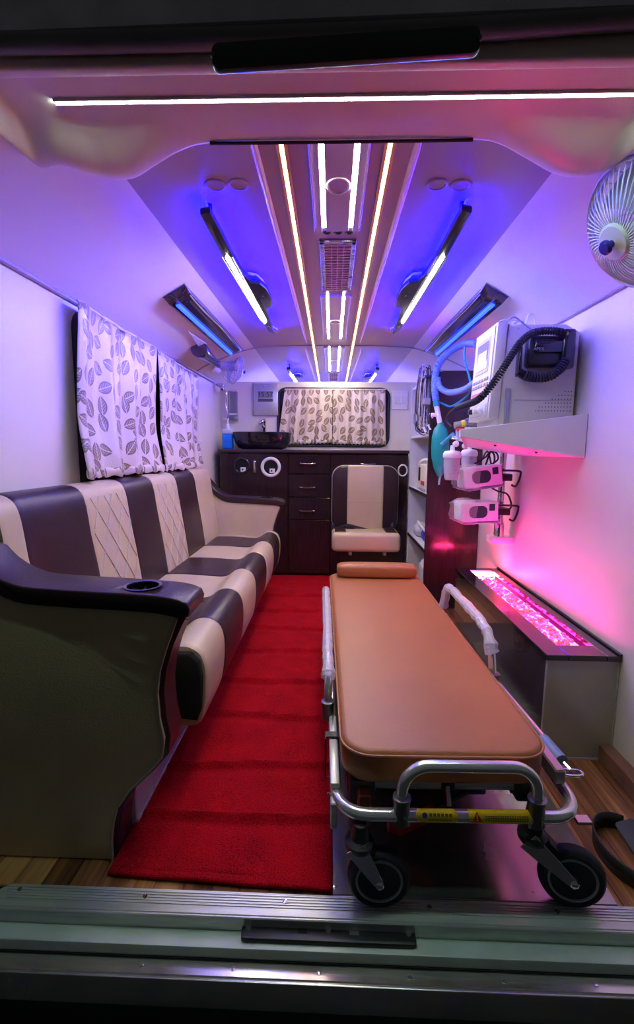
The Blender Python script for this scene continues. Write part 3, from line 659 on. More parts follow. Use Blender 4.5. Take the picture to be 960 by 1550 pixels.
# jump seat
YS = 3.828
t = thing('jump_seat', 'beige and brown fold-down jump seat fixed to the counter cabinet', 'seat', (.27, 3.7, .30))
x0, x1 = at(503, 760, Y=3.75).x, at(603, 760, Y=3.75).x; zt, zb = at(550, 705, Y=3.75).z, at(550, 805, Y=3.75).z
cx = (x0+x1)/2; w = x1-x0
def bk(u, v, ww): return Vector((cx+u, YS-ww, (zt+zb)/2+v))
H = zt-zb
o = MB().prism(rrect(w, H, .10, 8), bk, 0, .075, .018, 3).build('backrest', brown, t, ang=50)
MB().prism([(x, z) for x, z in rrect(w+.012, H+.006, .10, 8)], bk, .005, .045, .012, 3).build('back_welt', piping, t, ang=50)
MB().prism(rrect(w*.55, H+.008, .02, 3), bk, .02, .084, .014, 3).build('back_centre', beige, t, ang=50)
MB().tube([bk(-w*.27, -H*.05, .085), bk(w*.27, -H*.05, .085)], .0015, 5).build('back_seam', piping, t)
z0, z1 = at(550, 838, Y=3.5).z, at(550, 810, Y=3.5).z
xa, xb = at(502, 820, Y=3.5).x, at(607, 820, Y=3.5).x
MB().box(xa, xb, 3.49, 3.815, z0+.01, z1+.015, .035, 4).build('seat_cushion', beige, t, ang=50)
for s in (-1, 1): MB().box((xa+xb)/2+s*(xb-xa)*.37-.045, (xa+xb)/2+s*(xb-xa)*.37+.045, 3.53, 3.80, z1-.02, z1+.022, .012, 3).build('seat_side', brown, t, ang=50)
b = MB()
def belt(pts, w=.022):
    pts = cr(pts, 6); b2 = MB()
    for i, p in enumerate(pts): b2.v += [p+Vector((0, -.001, w)), p+Vector((0, -.001, -w))]
    b2.f = [(2*i, 2*i+1, 2*i+3, 2*i+2) for i in range(len(pts)-1)]; return b2
q = lambda x, y, Y=3.70: at(x, y, Y=Y)
belt([q(505, 803, 3.75), q(525, 797), q(540, 800), q(565, 806), q(590, 808, 3.72)]).build('belt', mat('belt_web', (.015, .015, .017), .7), t, solid=.003)
MB().box(q(528, 800).x-.02, q(528, 800).x+.05, 3.68, 3.70, q(528, 800).z-.03, q(528, 800).z+.03, .006, 2).build('buckle', blk, t)
for px_ in (504, 594): p = q(px_, 800, 3.74); MB().lathe([(.012, -.03), (.018, -.01), (.016, .03), (.006, .05)], 10, Matrix.Translation(p)).build('belt_anchor', darkmetal, t)
for px_ in (530, 582): p = at(px_, 840, Y=3.55); MB().box(p.x-.012, p.x+.012, 3.52, 3.84, z0-.02, z0+.02, .004, 1).build('hinge_bracket', greyp, t)
MB().box(x0+.08, x1-.08, YS-.004, YC+.001, zb+.05, zt-.1).build('mount_plate', darkmetal, t)
# ================================================================== stretcher (authored straight, turned a little at the end)
SX = .288
t = ST = thing('stretcher', 'tan leather ambulance stretcher on chrome frame with swivel wheels', 'stretcher', (SX, 1.05, 0))
def near_arc(cx, w, y0, y1, r, n=7):
    out = []
    for (x, y, a0) in ((cx+w/2-r, y1-r, 0), (cx-w/2+r, y1-r, 90), (cx-w/2+r, y0+r, 180), (cx+w/2-r, y0+r, 270)):
        out += [(x+r*math.cos(math.radians(a0+90*k/n)), y+r*math.sin(math.radians(a0+90*k/n))) for k in range(n+1)]
    return out
mo = near_arc(SX, .508, 1.035, 2.69, .075)
o = MB().prism(mo, XY, .275, .362, .016, 4).build('mattress', tan, t, ang=45)
MB().tube([(x, y, .352) for x, y in near_arc(SX, .512, 1.033, 2.692, .077)], .0032, 6, closed=True).build('mattress_piping', mat('tan_piping', (.40, .16, .06), .45), o)
MB().box(SX-.23, SX+.23, 1.10, 2.64, .255, .278, .004, 1).build('bed_plate', darkmetal, t)
# main tube frame
xl, xr, yf, zf, R = .020, .600, .992, .232, .075
fr_ = [(xl, 2.66, zf+.02), (xl, 1.6, zf+.015), (xl, 1.2, zf+.01)]
for k in range(9): a = PI+PI/2*k/8; fr_.append((xl+R+R*math.cos(a), yf+R+R*math.sin(a), zf))
for k in range(9): a = 1.5*PI+PI/2*k/8; fr_.append((xr-R+R*math.cos(a), yf+R+R*math.sin(a), zf))
fr_ += [(xr-.005, 1.2, zf+.01), (xr-.02, 1.6, zf+.015), (xr-.035, 2.66, zf+.02)]
MB().tube(fr_, .0148, 14).build('frame_tube', framem, t, ang=60)
for y in (1.35, 1.9, 2.5): MB().tube([(xl, y, zf+.012), (xr-.02, y, zf+.012)], .011, 10).build('cross_tube', darkmetal, t)
# foot hoop and its clamps
hx0, hx1 = .172, .487
hp = [(hx0, yf, .225), (hx0, yf, .28)]
for k in range(9): a = PI-PI/2*k/8; hp.append((hx0+.062+.062*math.cos(a), yf, .290+.068*math.sin(a)))
for k in range(9): a = PI/2-PI/2*k/8; hp.append((hx1-.062+.062*math.cos(a), yf, .290+.068*math.sin(a)))
hp += [(hx1, yf, .28), (hx1, yf, .225)]
MB().tube(hp, .0138, 14).build('foot_hoop', framem, t, ang=60)
for x in (hx0, hx1):
    o = MB().lathe([(.0175, -.028), (.019, -.026), (.019, .030), (.0215, .032), (.0215, .040), (.017, .041)], 18, Matrix.Translation((x, yf, .240))).build('hoop_clamp', mat('cast_grey', (.20, .20, .21), .3, .8), t)
    MB().box(x-.020, x+.020, yf-.012, yf+.02, .208, .226, .004, 1).build('clamp_foot', steeld, o)
    MB().lathe([(.004, 0), (.004, .004), (0, .005)], 8, frame((x+.004, yf-.018, .243), (0, -1, 0))).build('clamp_bolt', chrome, o)
# yellow stickers bent round the front tube
yel = mat('yellow_sticker', (.95, .78, .01), .35)
def sticker(x0, x1, tip, name, lab):
    b = MB(); n = 12; m = 10; r = .0156
    def f(u, v):
        a = math.radians(-20+125*v); e = 1-(tip*abs(2*v-1)**2); xc = (x0+x1)/2; x = xc+(u-.5)*(x1-x0)*e
        return (x, yf-r*math.cos(a), zf+r*math.sin(a))
    o = MB().grid(f, n, m).build(name, yel, t, ang=90); part(o, lab); return o
def onf(x, deg, r=.0160): a = math.radians(deg); return frame((x, yf-r*math.cos(a), zf+r*math.sin(a)), (0, -math.cos(a), math.sin(a)), (1, 0, 0))
o = sticker(.205, .300, .12, 'maker_sticker', 'yellow oval sticker with blue emblem')
MB().lathe([(.006, 0), (.006, .0004), (0, .0005)], 14, onf(.224, 40)).build('emblem', mat('emblem_blue', (.02, .05, .35), .4), o)
ink = mat('sticker_ink', (.16, .15, .03), .5)
b = MB()
for k in range(6): b.box(-.0032, .0032, -.003, .003, 0, .0003, M=onf(.238+.0092*k, 44))
for k in range(9): b.box(-.0022, .0022, -.0012, .0012, 0, .0003, M=onf(.236+.0058*k, 8))
b.build('sticker_print', ink, o)
o = sticker(.327, .470, 0, 'warning_sticker', 'yellow warning sticker with red triangle')
MB().prism([(-.012, -.010), (.012, -.010), (0, .011)], lambda u, v, w: onf(.345, 32) @ Vector((u, v, w)), 0, .0004).build('warning_triangle', mat('warn_red', (.45, .03, .01), .4), o)
b = MB(); b.box(-.0014, .0014, -.003, .006, 0, .0008, M=onf(.345, 32)); b.box(-.0014, .0014, -.007, -.005, 0, .0008, M=onf(.345, 32)); b.build('exclamation_mark', yel, o)
b = MB()
for rr, dg in enumerate((40, 24, 8)):
    for k in range(18): b.box(-.0019, .0019, -.0011, .0011, 0, .0003, M=onf(.366+.0056*k, dg))
b.build('sticker_print', ink, o)
# side bails
lx = .004
lp = cr([(lx, 2.34, .25), (lx, 2.31, .34), (lx, 2.22, .395), (lx, 2.05, .402), (lx, 1.65, .402), (lx, 1.47, .398), (lx, 1.385, .35), (lx, 1.37, .25)], 6)
MB().tube(lp, .013, 12).build('side_rail', framem, t, ang=60)
def wrapped(pts, a, bb, seed):
    rd = random.Random(seed); q = pts[a:bb]
    rr = [.0165+.004*rd.random()+(.005 if i in (0, len(q)-1, len(q)-2, len(q)-3) else 0) for i in range(len(q))]
    q = [p+Vector((rd.uniform(-.002, .002), 0, rd.uniform(-.002, .002))) for p in q]
    return MB().tube(q, rr, 9, cap=False)
wrapped(lp, 8, 36, 3).build('rail_wrap', railwrap, t, ang=15)
rp = cr([(.560, 2.13, .25), (.558, 2.11, .36), (.556, 2.06, .455), (.555, 1.98, .478), (.555, 1.80, .478), (.556, 1.60, .474), (.558, 1.52, .44), (.562, 1.495, .36), (.566, 1.49, .25)], 6)
MB().tube(rp, .0135, 12).build('side_rail', framem, t, ang=60)
wrapped(rp, 6, 40, 5).build('rail_wrap', railwrap, t, ang=15)
MB().lathe([(.017, -.03), (.019, -.028), (.019, .02), (.021, .022), (.021, .028), (.016, .03)], 16, Matrix.Translation((.565, 1.49, .31))).build('rail_clamp', MATS['cast_grey'], t)
MB().lathe([(.017, -.03), (.019, -.028), (.019, .02), (.021, .022), (.021, .028), (.016, .03)], 16, Matrix.Translation((lx, 1.372, .27))).build('rail_clamp', MATS['cast_grey'], t)
MB().tube([(.585, 1.50, .30), (.607, 1.165, .29)], .008, 10).build('release_rod', framem, t)
MB().tube([(.599, 1.20, .291), (.606, 1.115, .288)], .0165, 14).build('rod_sleeve', mat('blue_sleeve', (.16, .22, .42), .45), t)
MB().tube([(.607, 1.115, .288), (.610, 1.08, .286)], .006, 8).build('rod_end', chrome, t)
MB().tube(cr([(x-.018, y-.008, .288) for x, y in ((.595, 1.098), (.62, 1.09), (.645, 1.088), (.652, 1.077), (.64, 1.067), (.610, 1.068), (.596, 1.078))], 5), .0035, 8).build('pin_ring', chrome, t)
MB().box(.563, .590, 1.06, 1.22, .262, .30, .004, 1).build('side_bracket', mat('bracket_pink', (.5, .46, .46), .3, .8), t)
MB().box(.595, .63, 1.005, 1.03, .20, .208, .001, 1).build('foot_tab', steel, t)
# left side plate and strap
MB().box(.006, .030, 1.055, 1.235, .246, .262, .004, 2).build('side_plate', mat('pale_plate', (.66, .72, .62), .3, .3), t)
MB().box(.008, .030, 1.26, 1.36, .244, .258, .004, 2).build('side_plate', MATS['pale_plate'], t)
MB().box(-.004, .034, 1.236, 1.262, .262, .267, .001, 1).build('side_strap', blk, t); MB().box(-.006, -.002, 1.225, 1.262, .15, .267, .001, 1).build('side_strap', blk, t)
MB().box(.006, .022, 1.02, 1.05, .165, .235, .003, 1).build('corner_tab', alu, t)
for y in (1.0, 1.06, 1.40, 1.46, 2.2, 2.26): MB().ball((xl-.017, y+.06, zf-.004), .0055, 1).build('rivet', chrome, t)
# underframe
MB().tube([(.10, 1.10, .232), (.52, 1.10, .232)], .014, 12).build('foot_crossbar', mat('grey_steel', (.45, .45, .48), .35, .4), t)
MB().box(.29, .325, 1.082, 1.105, .222, .252, .004, 1).build('crossbar_clamp', darkmetal, t); MB().tube([(.305, 1.085, .235), (.305, 1.06, .20)], .006, 8).build('clamp_screw', steeld, t)
for x in (.085, .505): MB().box(x-.03, x+.035, 1.07, 1.15, .205, .258, .006, 2).build('crossbar_block', mat('cast_dark', (.06, .06, .065), .4, .4), t)
for x in (.07, .50): MB().box(x-.018, x+.018, 1.12, 2.55, .185, .225, .004, 1).build('under_rail', darkmetal, t)
for x, y in ((.26, 1.16), (.36, 1.16), (.31, 1.5), (.31, 2.0)): MB().tube([(x, y, .20), (x, y+.3, .12)], .014, 10).build('scissor_tube', darkmetal, t)
MB().box(.14, .46, 1.22, 1.29, .10, .17, .008, 2).build('lock_beam', blk, t)
orange = mat('orange_leg', (.20, .045, .018), .45)
for x, dx in ((.092, 0), (.50, .02)):
    o = MB().box(-.017, .017, -.014, .014, -.05, .06, .004, 1, M=Matrix.Translation((x+dx, 1.065, .185)) @ Matrix.Rotation(.2, 4, 'X')).build('leg', orange, t)
    MB().tube([(x, 1.09, .21), (x, 1.9, .06)], .016, 8).build('long_leg', orange, t)
hz = mat('hazard_yellow', (.90, .74, .20), .5)
for x in (.235, .315):
    o = MB().box(x-.030, x+.030, 1.055, 1.06, .165, .195, .003, 1).build('hazard_plate', hz, t)
    b = MB()
    for k in (-1, 0, 1): b.prism([(x+k*.02-.012, .167), (x+k*.02-.003, .167), (x+k*.02+.008, .193), (x+k*.02-.001, .193)], XZ, 1.0535, 1.0555)
    b.build('hazard_stripes', blk, o)
MB().prism([(.165, .060), (.20, .048), (.27, .085), (.30, .115), (.29, .13), (.25, .105), (.17, .085)], XZ, 1.13, 1.16, .005, 2).build('foot_pedal', mat('red_pedal', (.40, .015, .02), .4), t)
MB().tube([(.29, 1.145, .12), (.38, 1.16, .16)], .009, 8).build('pedal_arm', darkmetal, t)
# swivel casters
tyre = mat('navy_tyre', (.012, .013, .028), .55); rimm = mat('wheel_rim', (.34, .34, .37), .4); hubm = mat('wheel_hub', (.11, .11, .12), .4)
def caster(c, nrm, piv, simple=False):
    n = Vector(nrm).normalized(); M = frame(c, n, (0, 0, 1)) @ Matrix.Scale(1.1, 4); r = .068
    o = MB().lathe([(.050, -.013), (.060, -.0175), (r-.003, -.013), (r, -.004), (r, .004), (r-.003, .013), (.060, .0175), (.050, .013)], 40, M).build('caster_wheel', tyre, t, ang=40)
    MB().lathe([(.051, .012), (.0505, .0155), (.046, .0165), (.0455, .013)], 36, M, caps=False).build('rim', rimm, o)
    MB().lathe([(.0458, -.010), (.0458, .006), (.042, .008), (.012, .009), (.010, .014), (0, .014)], 36, M).build('hub', hubm, o)
    MB().lathe([(.051, -.012), (.0505, -.0155), (.044, -.0165), (0, -.013)], 36, M).build('rim', rimm, o)
    if simple: return
    P = Vector(piv); P = P-n*(P-c).dot(n); d = (c-P); s = n
    k = MB()
    for sg in (1, -1):
        a = P+s*sg*.0255+Vector((0, 0, -.01)); bb = c+s*sg*.0255
        ax = (bb-a); L = ax.length; ax.normalize(); wv = ax.cross(s).normalized(); tt = s*.0022
        def vv(l, w, q): return a+ax*l+wv*w+tt*q
        pol = [(-.02, -.024), (-.02, .024), (.3*L, .020), (L-.008, .012), (L+.008, .008), (L+.012, 0), (L+.008, -.008), (L-.008, -.012), (.3*L, -.020)]
        k.prism(pol, lambda u, v, w: vv(u, v, w), -1, 1, .0008, 1)
    f = k.build('caster_fork', chrome, t)
    MB().lathe([(.030, -.012), (.034, -.006), (.034, .006), (.022, .014), (.016, .05), (0, .052)], 24, Matrix.Translation(P)).build('swivel', darkmetal, f)
    MB().lathe([(.009, .018), (.009, .027), (.006, .029), (0, .030)], 6, M).build('axle_nut', chrome, f)
    g = frame(P+d*.42, n, d)
    MB().prism(rrect(.055, .05, .008, 3), lambda u, v, w: g @ Vector((u, v, w)), -.019, .017, .004).build('brake_cover', blk, f)
cL = at(572, 1323, Z=.0785); cR = at(866, 1328, Z=.0785)
caster(cL, (-.02, -1, 0), at(543, 1258, Z=.165)); caster(cR, (-.22, -.97, 0), at(806, 1262, Z=.165))
for x in (.10, .50): caster(Vector((x, 2.4, .0785)), (1, 0, 0), (x, 2.36, .165))
t.rotation_euler = (0, 0, .022)
# pillow
def pil(u, v):
    a = 2*PI*v; x = -.225+.45*u; e = (1-abs(2*u-1)**6)**.5
    ca, sa = math.cos(a), math.sin(a)
    return (.262+x*(1+.0*e), 2.60+.055*math.copysign(abs(ca)**.55, ca)*(.75+.25*e), .402+.040*math.copysign(abs(sa)**.6, sa)*(.6+.4*e))
b = MB().grid(pil, 30, 28)
for s in (0, 30): b.f.append(tuple(j*31+s for j in range(28)))
t = thing('pillow', 'narrow tan leather pillow at the head of the stretcher', 'pillow', (.262, 2.6, .362))
b.build('cushion', tan, t, ang=60); MB().tube([pil(u, .985) for u in [k/30 for k in range(31)]], .0025, 6).build('seam', MATS['tan_piping'], t)
# loose strap on the floor
t = thing('floor_strap', 'black webbing belt coiled on the wooden floor beside the stretcher', 'strap', (.83, 1.15, 0))
c0 = at(948, 1285, Z=.03)
b = MB(); pts = []
for k in range(33):
    a = math.radians(60+270*k/32); pts.append(Vector((c0.x+.012+.078*math.cos(a), c0.y+.105*math.sin(a), 0)))
for p in pts: b.v += [p+Vector((0, 0, .002)), p+Vector((-.003, 0, .050))]
b.f = [(2*i, 2*i+1, 2*i+3, 2*i+2) for i in range(len(pts)-1)]
b.build('belt', mat('belt_black', (.015, .014, .014), .55), t, ang=60, solid=.004)
g = frame((c0.x+.045, c0.y+.005, .030), (-.35, -.25, 1), (0, 1, 0))
MB().prism(rrect(.15, .055, .01), lambda u, v, w: g @ Vector((u, v, w)), -.003, .003, .001).build('buckle_plate', mat('graphite', (.025, .025, .027), .65), t)
MB().lathe([(.011, .003), (.011, .006), (.004, .008), (0, .008)], 14, g @ Matrix.Translation((-.03, 0, 0))).build('buckle_bolt', chrome, t)

# ================================================================== pebble box
t = thing('light_box', 'dark bench box with glowing magenta pebble tray along the wall', 'bench box', (.87, 2.1, 0))
bx0, by0, by1, bz = .752, 1.54, 2.72, .372
glossd = mat('gloss_dark_panel', (.045, .032, .030), .12, coat=.6)
MB().box(bx0, .766, by0+.01, by1, .002, bz, .002, 1).build('aisle_panel', glossd, t)
MB().box(bx0+.001, .998, by0, by0+.014, .002, bz, .002, 1).build('end_panel', mat('gloss_grey_panel', (.44, .40, .33), .16, .25), t)
MB().box(.766, .998, by0+.014, by1, .002, .34).build('core', laminate, t)
MB().box(bx0+.05, .96, by0-.002, by0+.003, 0, .008).build('floor_bead', alu, t)
for x in (.9965,): MB().tube([(x, by0, .06), (x, by0, bz)], .003, 6).build('wall_bead', alu, t)
tx0, tx1, ty0, ty1 = .818, .948, 1.615, 2.67
for a in ((.744, tx0, by0-.012, by1), (tx1, .999, by0-.012, by1), (tx0, tx1, by0-.012, ty0), (tx0, tx1, ty1, by1)): MB().box(*a, bz, .392, .0015, 1).build('top_board', blkgloss, t)
MB().box(.990, .999, by0-.012, by1, .392, .400, .002, 1).build('back_lip', blk, t)
MB().box(tx0, tx1, ty0, ty1, .345, .352).build('light_panel', epink, t)
MB().box(tx0, tx1, ty1-.045, ty1-.005, .352, .385, .004, 1).build('red_light_strip', ered, t)
rd = random.Random(11); b = MB()
for k in range(330):
    x = rd.uniform(tx0+.008, tx1-.022); y = rd.uniform(ty0+.008, ty1-.06); r = rd.uniform(.007, .0125)
    b.ball((x, y, .360+rd.uniform(0, .012)), (r, r*rd.uniform(.7, 1.2), r*.7), 1, Matrix.Rotation(rd.random()*6, 4, 'Z'))
stone = mat('glass_pebble', (.90, .50, .30), .25, trans=.45, ior=1.35, var=.25, vscale=30)
o = b.build('pebbles', stone, t); o['kind'] = 'stuff'; part(o, 'small glassy pebbles lit magenta from below')

# ================================================================== shelving unit at the far right
t = thing('shelf_unit', 'tall open shelving unit with dark end panel beside the stretcher head', 'shelf unit', (.82, 3.5, 0))
ux, ya, yb, ztop = .642, 3.12, 3.868, 1.60
lamin2 = mat('shelf_white', (.66, .66, .68), .4)
MB().box(ux, .997, ya, ya+.022, 0, ztop, .002, 1).build('end_panel', laminate, t)
MB().box(ux, .997, yb-.018, yb, 0, ztop).build('far_panel', lamin2, t)
MB().box(.975, .997, ya+.022, yb-.018, 0, ztop).build('back_panel', lamin2, t)
for z in (.03, .405, .79, 1.20, ztop-.018):
    o = MB().box(ux+.006, .975, ya+.022, yb-.018, z-.018, z).build('shelf', lamin2, t)
    if z < 1.1: MB().box(ux, ux+.007, ya+.022, yb-.018, z-.02, z+.001).build('shelf_edge', blk, o)
# things on the shelves
def on(px_, py_, Y): return at(px_, py_, Y=Y)
p = on(634, 730, 3.3)
t = thing('suction_unit', 'white portable suction machine with carry handle on the middle shelf', 'suction unit', (.76, 3.45, .79))
MB().prism([(3.28, .791), (3.62, .791), (3.62, .90), (3.56, .985), (3.34, .985), (3.28, .93)], YZ, .665, .90, .012, 3).build('case', cream, t)
MB().tube(cr([(.70, 3.58, .93), (.675, 3.60, .98), (.70, 3.55, 1.015), (.72, 3.45, 1.01), (.70, 3.40, .975)], 5), .012, 8).build('handle', white, t)
MB().box(.660, .668, 3.50, 3.56, .86, .96, .006, 2).build('grip_slot', blk, t)
MB().box(.661, .667, 3.34, 3.46, .835, .865, .002, 1).build('red_marking', mat('red_print', (.5, .04, .04), .5), t)
MB().box(.659, .668, 3.30, 3.52, .797, .815, .002, 1).build('grille', greyp, t)
p = on(606, 712, 3.80)
tag(MB().tube([(p.x+.035*math.cos(a)+.02, 3.80+.0*a, p.z+.045*math.sin(a)) for a in [2*PI*k/20 for k in range(20)]], .006, 6, closed=True).build('hose_loop', white), 'thin white hose loop sticking out beside the middle shelf', 'hose')
t = thing('resuscitator_mask', 'clear breathing mask with blue ring on the lower shelf', 'mask', (.72, 3.4, .405))
M = frame((.725, 3.36, .475), (-.5, -.8, .15))
MB().lathe([(.062, -.02), (.066, 0), (.058, .03), (.035, .065), (.018, .075), (.018, .1)], 24, M, caps=False).build('dome', clear, t)
MB().lathe([(.058, -.03), (.070, -.022), (.070, -.008), (.060, 0)], 24, M).build('cushion', mat('blue_cushion', (.03, .05, .55), .3), t)
MB().lathe([(0, 0), (.05, .02), (.062, .07), (.05, .13), (.022, .16), (.02, .2)], 20, frame((.72, 3.75, .46), (0, -1, 0))).build('bag', mat('grey_bag', (.6, .6, .62), .35), t)
MB().tube(cr([(.70, 3.7, .52), (.675, 3.5, .53), (.69, 3.3, .50), (.75, 3.28, .46)], 6), .010, 8).build('tube', white, t)
t = thing('funnel', 'small round white plastic funnel beside the pillow on the bottom shelf', 'funnel', (.655, 3.2, .15))
M = frame((.668, 3.19, .30), (-.6, -.75, .2))
MB().lathe([(.036, .012), (.038, 0), (.028, -.02), (.012, -.045), (.012, -.09)], 20, M).build('funnel', white, t)
MB().lathe([(.03, .008), (.012, .002), (0, .002)], 18, M).build('funnel_face', cream, t)
MB().tube([M @ Vector((0, 0, -.08)), (.72, 3.26, .33), (.80, 3.30, .35)], .009, 8).build('stem', white, t)
tag(MB().box(.66, .86, 3.16, 3.40, .031, .262, .012, 2).build('storage_case', mat('pale_case', (.55, .55, .58), .4)), 'pale plastic case on the bottom shelf under the white funnel', 'case')
# cable bundle hanging at the unit's upper corner
t = thing('cable_bundle', 'bundle of looped grey and black monitor cables hanging on the shelving unit', 'cables', (.62, 3.3, 1.2))
rd = random.Random(5); cols = [mat('cable_black', (.02, .02, .02), .5), mat('cable_grey', (.10, .10, .11), .5), mat('cable_tan', (.24, .15, .07), .5), mat('cable_white', (.45, .45, .43), .5)]
for k in range(22):
    xa = .625+rd.uniform(-.03, .035); y = 3.14+rd.uniform(0, .18); w = rd.uniform(.015, .035); zt_ = 1.60+rd.uniform(-.05, .05); zb_ = 1.24+rd.uniform(-.03, .10)
    if k > 15: zt_ = 1.37+rd.uniform(-.03, .03); zb_ = 1.19+rd.uniform(0, .05); w += .02
    pts = [(xa-w*.4, y, zt_-.02), (xa, y, zt_), (xa+w*.5, y, zt_-.03), (xa+w, y+.01, (zt_+zb_)/2), (xa+w*.6, y, zb_+.02), (xa, y, zb_), (xa-w*.8, y+.01, zb_+.03), (xa-w, y, (zt_+zb_)/2)]
    MB().tube(cr(pts, 5, True), rd.uniform(.0025, .0045), 5, closed=True).build('cable', cols[k % 4], t)
MB().box(.60, .645, 3.125, 3.16, 1.385, 1.425, .006, 2).build('cable_tie', greyp, t)
MB().box(.60, .66, 3.13, 3.30, 1.560, 1.572).build('hook', darkmetal, t)
for dx, dz in ((-.01, 1.24), (.02, 1.255), (.03, 1.33)): MB().tube([(.615+dx, 3.13, dz), (.63+dx, 3.125, dz-.035)], .008, 8).build('plug', white, t)
# breathing bag with hose
t = thing('breathing_bag', 'green reservoir bag hanging on a pale blue corrugated hose', 'breathing bag', (.69, 3.02, .85))
Yb = 3.03
B = lambda x, y, Y=Yb: at(x, y, Y=Y)
tp, bt = B(667, 640), B(666, 722); axis = (tp-bt)
prof = [(.004, -.02), (.010, 0), (.022, .02), (.042, .07), (.055, .14), (.058, .22), (.054, .29), (.040, .345), (.024, .365), (.019, .385)]
prof = [(r, z/.385*axis.length) for r, z in prof]
Mb = frame(bt, axis, (1, 0, 0)) @ Matrix.Diagonal((1, .62, 1, 1))
MB().lathe(prof, 22, Mb).build('bag', mat('green_rubber', (.008, .30, .20), .35, bump=.25, bscale=25), t, ang=70)
MB().tube([bt+Vector((0, 0, .01)), bt+Vector((-.004, 0, -.05))], .006, 8).build('tail', mat('pale_green', (.25, .5, .42), .4), t)
MB().tube([B(666, 640), B(661, 615)], .016, 12).build('connector', white, t)
MB().tube([B(663, 628), B(653, 628)], .013, 10).build('side_port', white, t)
MB().tube([B(661, 615), B(660, 605)], .019, 12).build('cuff', mat('teal_cuff', (.02, .30, .35), .4), t)
hosem = mat('blue_hose', (.16, .28, .70), .3, trans=.15)
def corr(pts, r, name, m, par, pitch=.011):
    pts = cr(pts, 40); out = []; rr = []; acc = 0
    for i, p in enumerate(pts):
        if i: acc += (p-pts[i-1]).length
        out.append(p); rr.append(r*(1+.09*math.sin(2*PI*acc/pitch)))
    return MB().tube(out, rr, 12).build(name, m, par, ang=80)
corr([B(660, 606), B(658, 580), B(664, 552), B(684, 530, 2.95), B(706, 520, 2.80), B(722, 520, 2.65)], .021, 'hose', hosem, t)
corr([B(662, 572, 3.0), B(666, 586, 3.0), B(680, 594, 2.95), B(702, 590, 2.8), B(718, 580, 2.6)], .018, 'hose', mat('pale_hose', (.18, .33, .55), .3), t)
MB().tube(cr([B(660, 605), B(670, 611), B(686, 614, 2.95), B(712, 590, 2.8), B(704, 545, 2.8), B(704, 520, 2.8)], 8), .006, 8).build('thin_tube', MATS['teal_cuff'], t)
MB().tube(cr([B(668, 673, 2.98), B(676, 666, 2.96), B(686, 657, 2.85)], 5), .011, 8).build('feed_tube', mat('aqua_tube', (.05, .42, .50), .3), t)
MB().tube([B(668, 561, 3.0), Vector((B(668, 561).x+.02, 3.1205, B(668, 561).z))], .008, 8).build('hook', darkmetal, t)

# ================================================================== wall shelf with the monitor
t = thing('wall_shelf', 'white wedge-shaped wall shelf carrying the beige monitor', 'shelf', (.8, 2.1, 1.1))
ws = mat('shelf_paint', (.72, .70, .60), .4)
Ys, Ye = 1.87, 2.50
q = [at(x, y, Y=Ys) for x, y in ((697, 650), (877, 626), (877, 693), (697, 661))]
qp = [((.998 if p.x > .8 else p.x), p.z) for p in q]
# plan: the aisle edge runs back towards the wall
tipx = lambda y: qp[0][0]+(.705-qp[0][0])*(y-Ys)/(Ye-Ys)
MB().prism(qp, XZ, Ys, Ys+.018, .002, 1).build('side_plate', ws, t)
zB = lambda x: qp[3][1]+(qp[2][1]-qp[3][1])*(x-qp[3][0])/(.998-qp[3][0])
zT = lambda x: qp[0][1]+(qp[1][1]-qp[0][1])*(x-qp[0][0])/(.998-qp[0][0])
MB().prism([(tipx(Ye), zB(tipx(Ye))), (.998, zB(.998)), (.998, zT(.998)), (tipx(Ye), zT(tipx(Ye)))], XZ, Ye-.018, Ye, .002, 1).build('side_plate', ws, t)
def under(u, v, w): return Vector((u, v, zB(u)+w))
plan = [(tipx(Ys+.018), Ys+.018), (.998, Ys+.018), (.998, Ye-.018), (tipx(Ye-.018), Ye-.018)]
MB().prism(plan, under, 0, .014).build('bottom_board', mat('shelf_paint_under', (.72, .70, .68), .35), t)
b = MB()
for x, y in ((tipx(Ys+.018), Ys+.018), (tipx(Ye-.018), Ye-.018)):
    b.v += [Vector((x, y, zB(x))), Vector((x+.016, y, zB(x+.016))), Vector((x+.016, y, zT(x+.016))), Vector((x, y, zT(x)))]
b.f = [(0, 1, 2, 3), (4, 5, 6, 7)]+[(k, (k+1) % 4, 4+(k+1) % 4, 4+k) for k in range(4)]
b.build('front_lip', ws, t)
for x, y in ((815, 688), (752, 678)): p = at(x, y, Y=Ys+.1); MB().ball((p.x, Ys+.12, zB(p.x)-.002), .006, 1).build('screw', blk, t)
DZ = 1.178
MB().prism([(x+.016*(x < .9), y) for x, y in plan], XY, DZ-.012, DZ-.001).build('top_board', ws, t)
# monitor
t = thing('defibrillator_monitor', 'beige defibrillator monitor with grey screen on the wall shelf', 'monitor', (.83, 2.08, DZ))
yA, yB = 1.955, 2.215
A = lambda x, y, Y=1.955: at(x, y, Y=Y)
p0, p1 = A(737, 630), A(752, 488); p2, p3 = A(762, 488), A(747, 640)
LX = lambda z: p0.x+(p1.x-p0.x)*(z-p0.z)/(p1.z-p0.z)
zb_, zt_ = DZ, p1.z
MB().prism([(LX(zb_)+.04, zb_), (.985, zb_), (.985, zt_-.035), (.93, zt_-.005), (LX(zt_)+.05, zt_-.005)], XZ, yA, yB, .010, 3).build('case', cream, t)
fz = p0.z-.01
o = MB().prism([(LX(fz)+.004, fz), (LX(fz)+.045, fz), (LX(zt_)+.045, zt_), (LX(zt_)+.004, zt_)], XZ, yA-.008, yB+.012, .006, 2).build('front_bezel', cream, t)
up = Vector((p1.x-p0.x, 0, p1.z-p0.z)).normalized(); nrm = Vector((-up.z, 0, up.x))
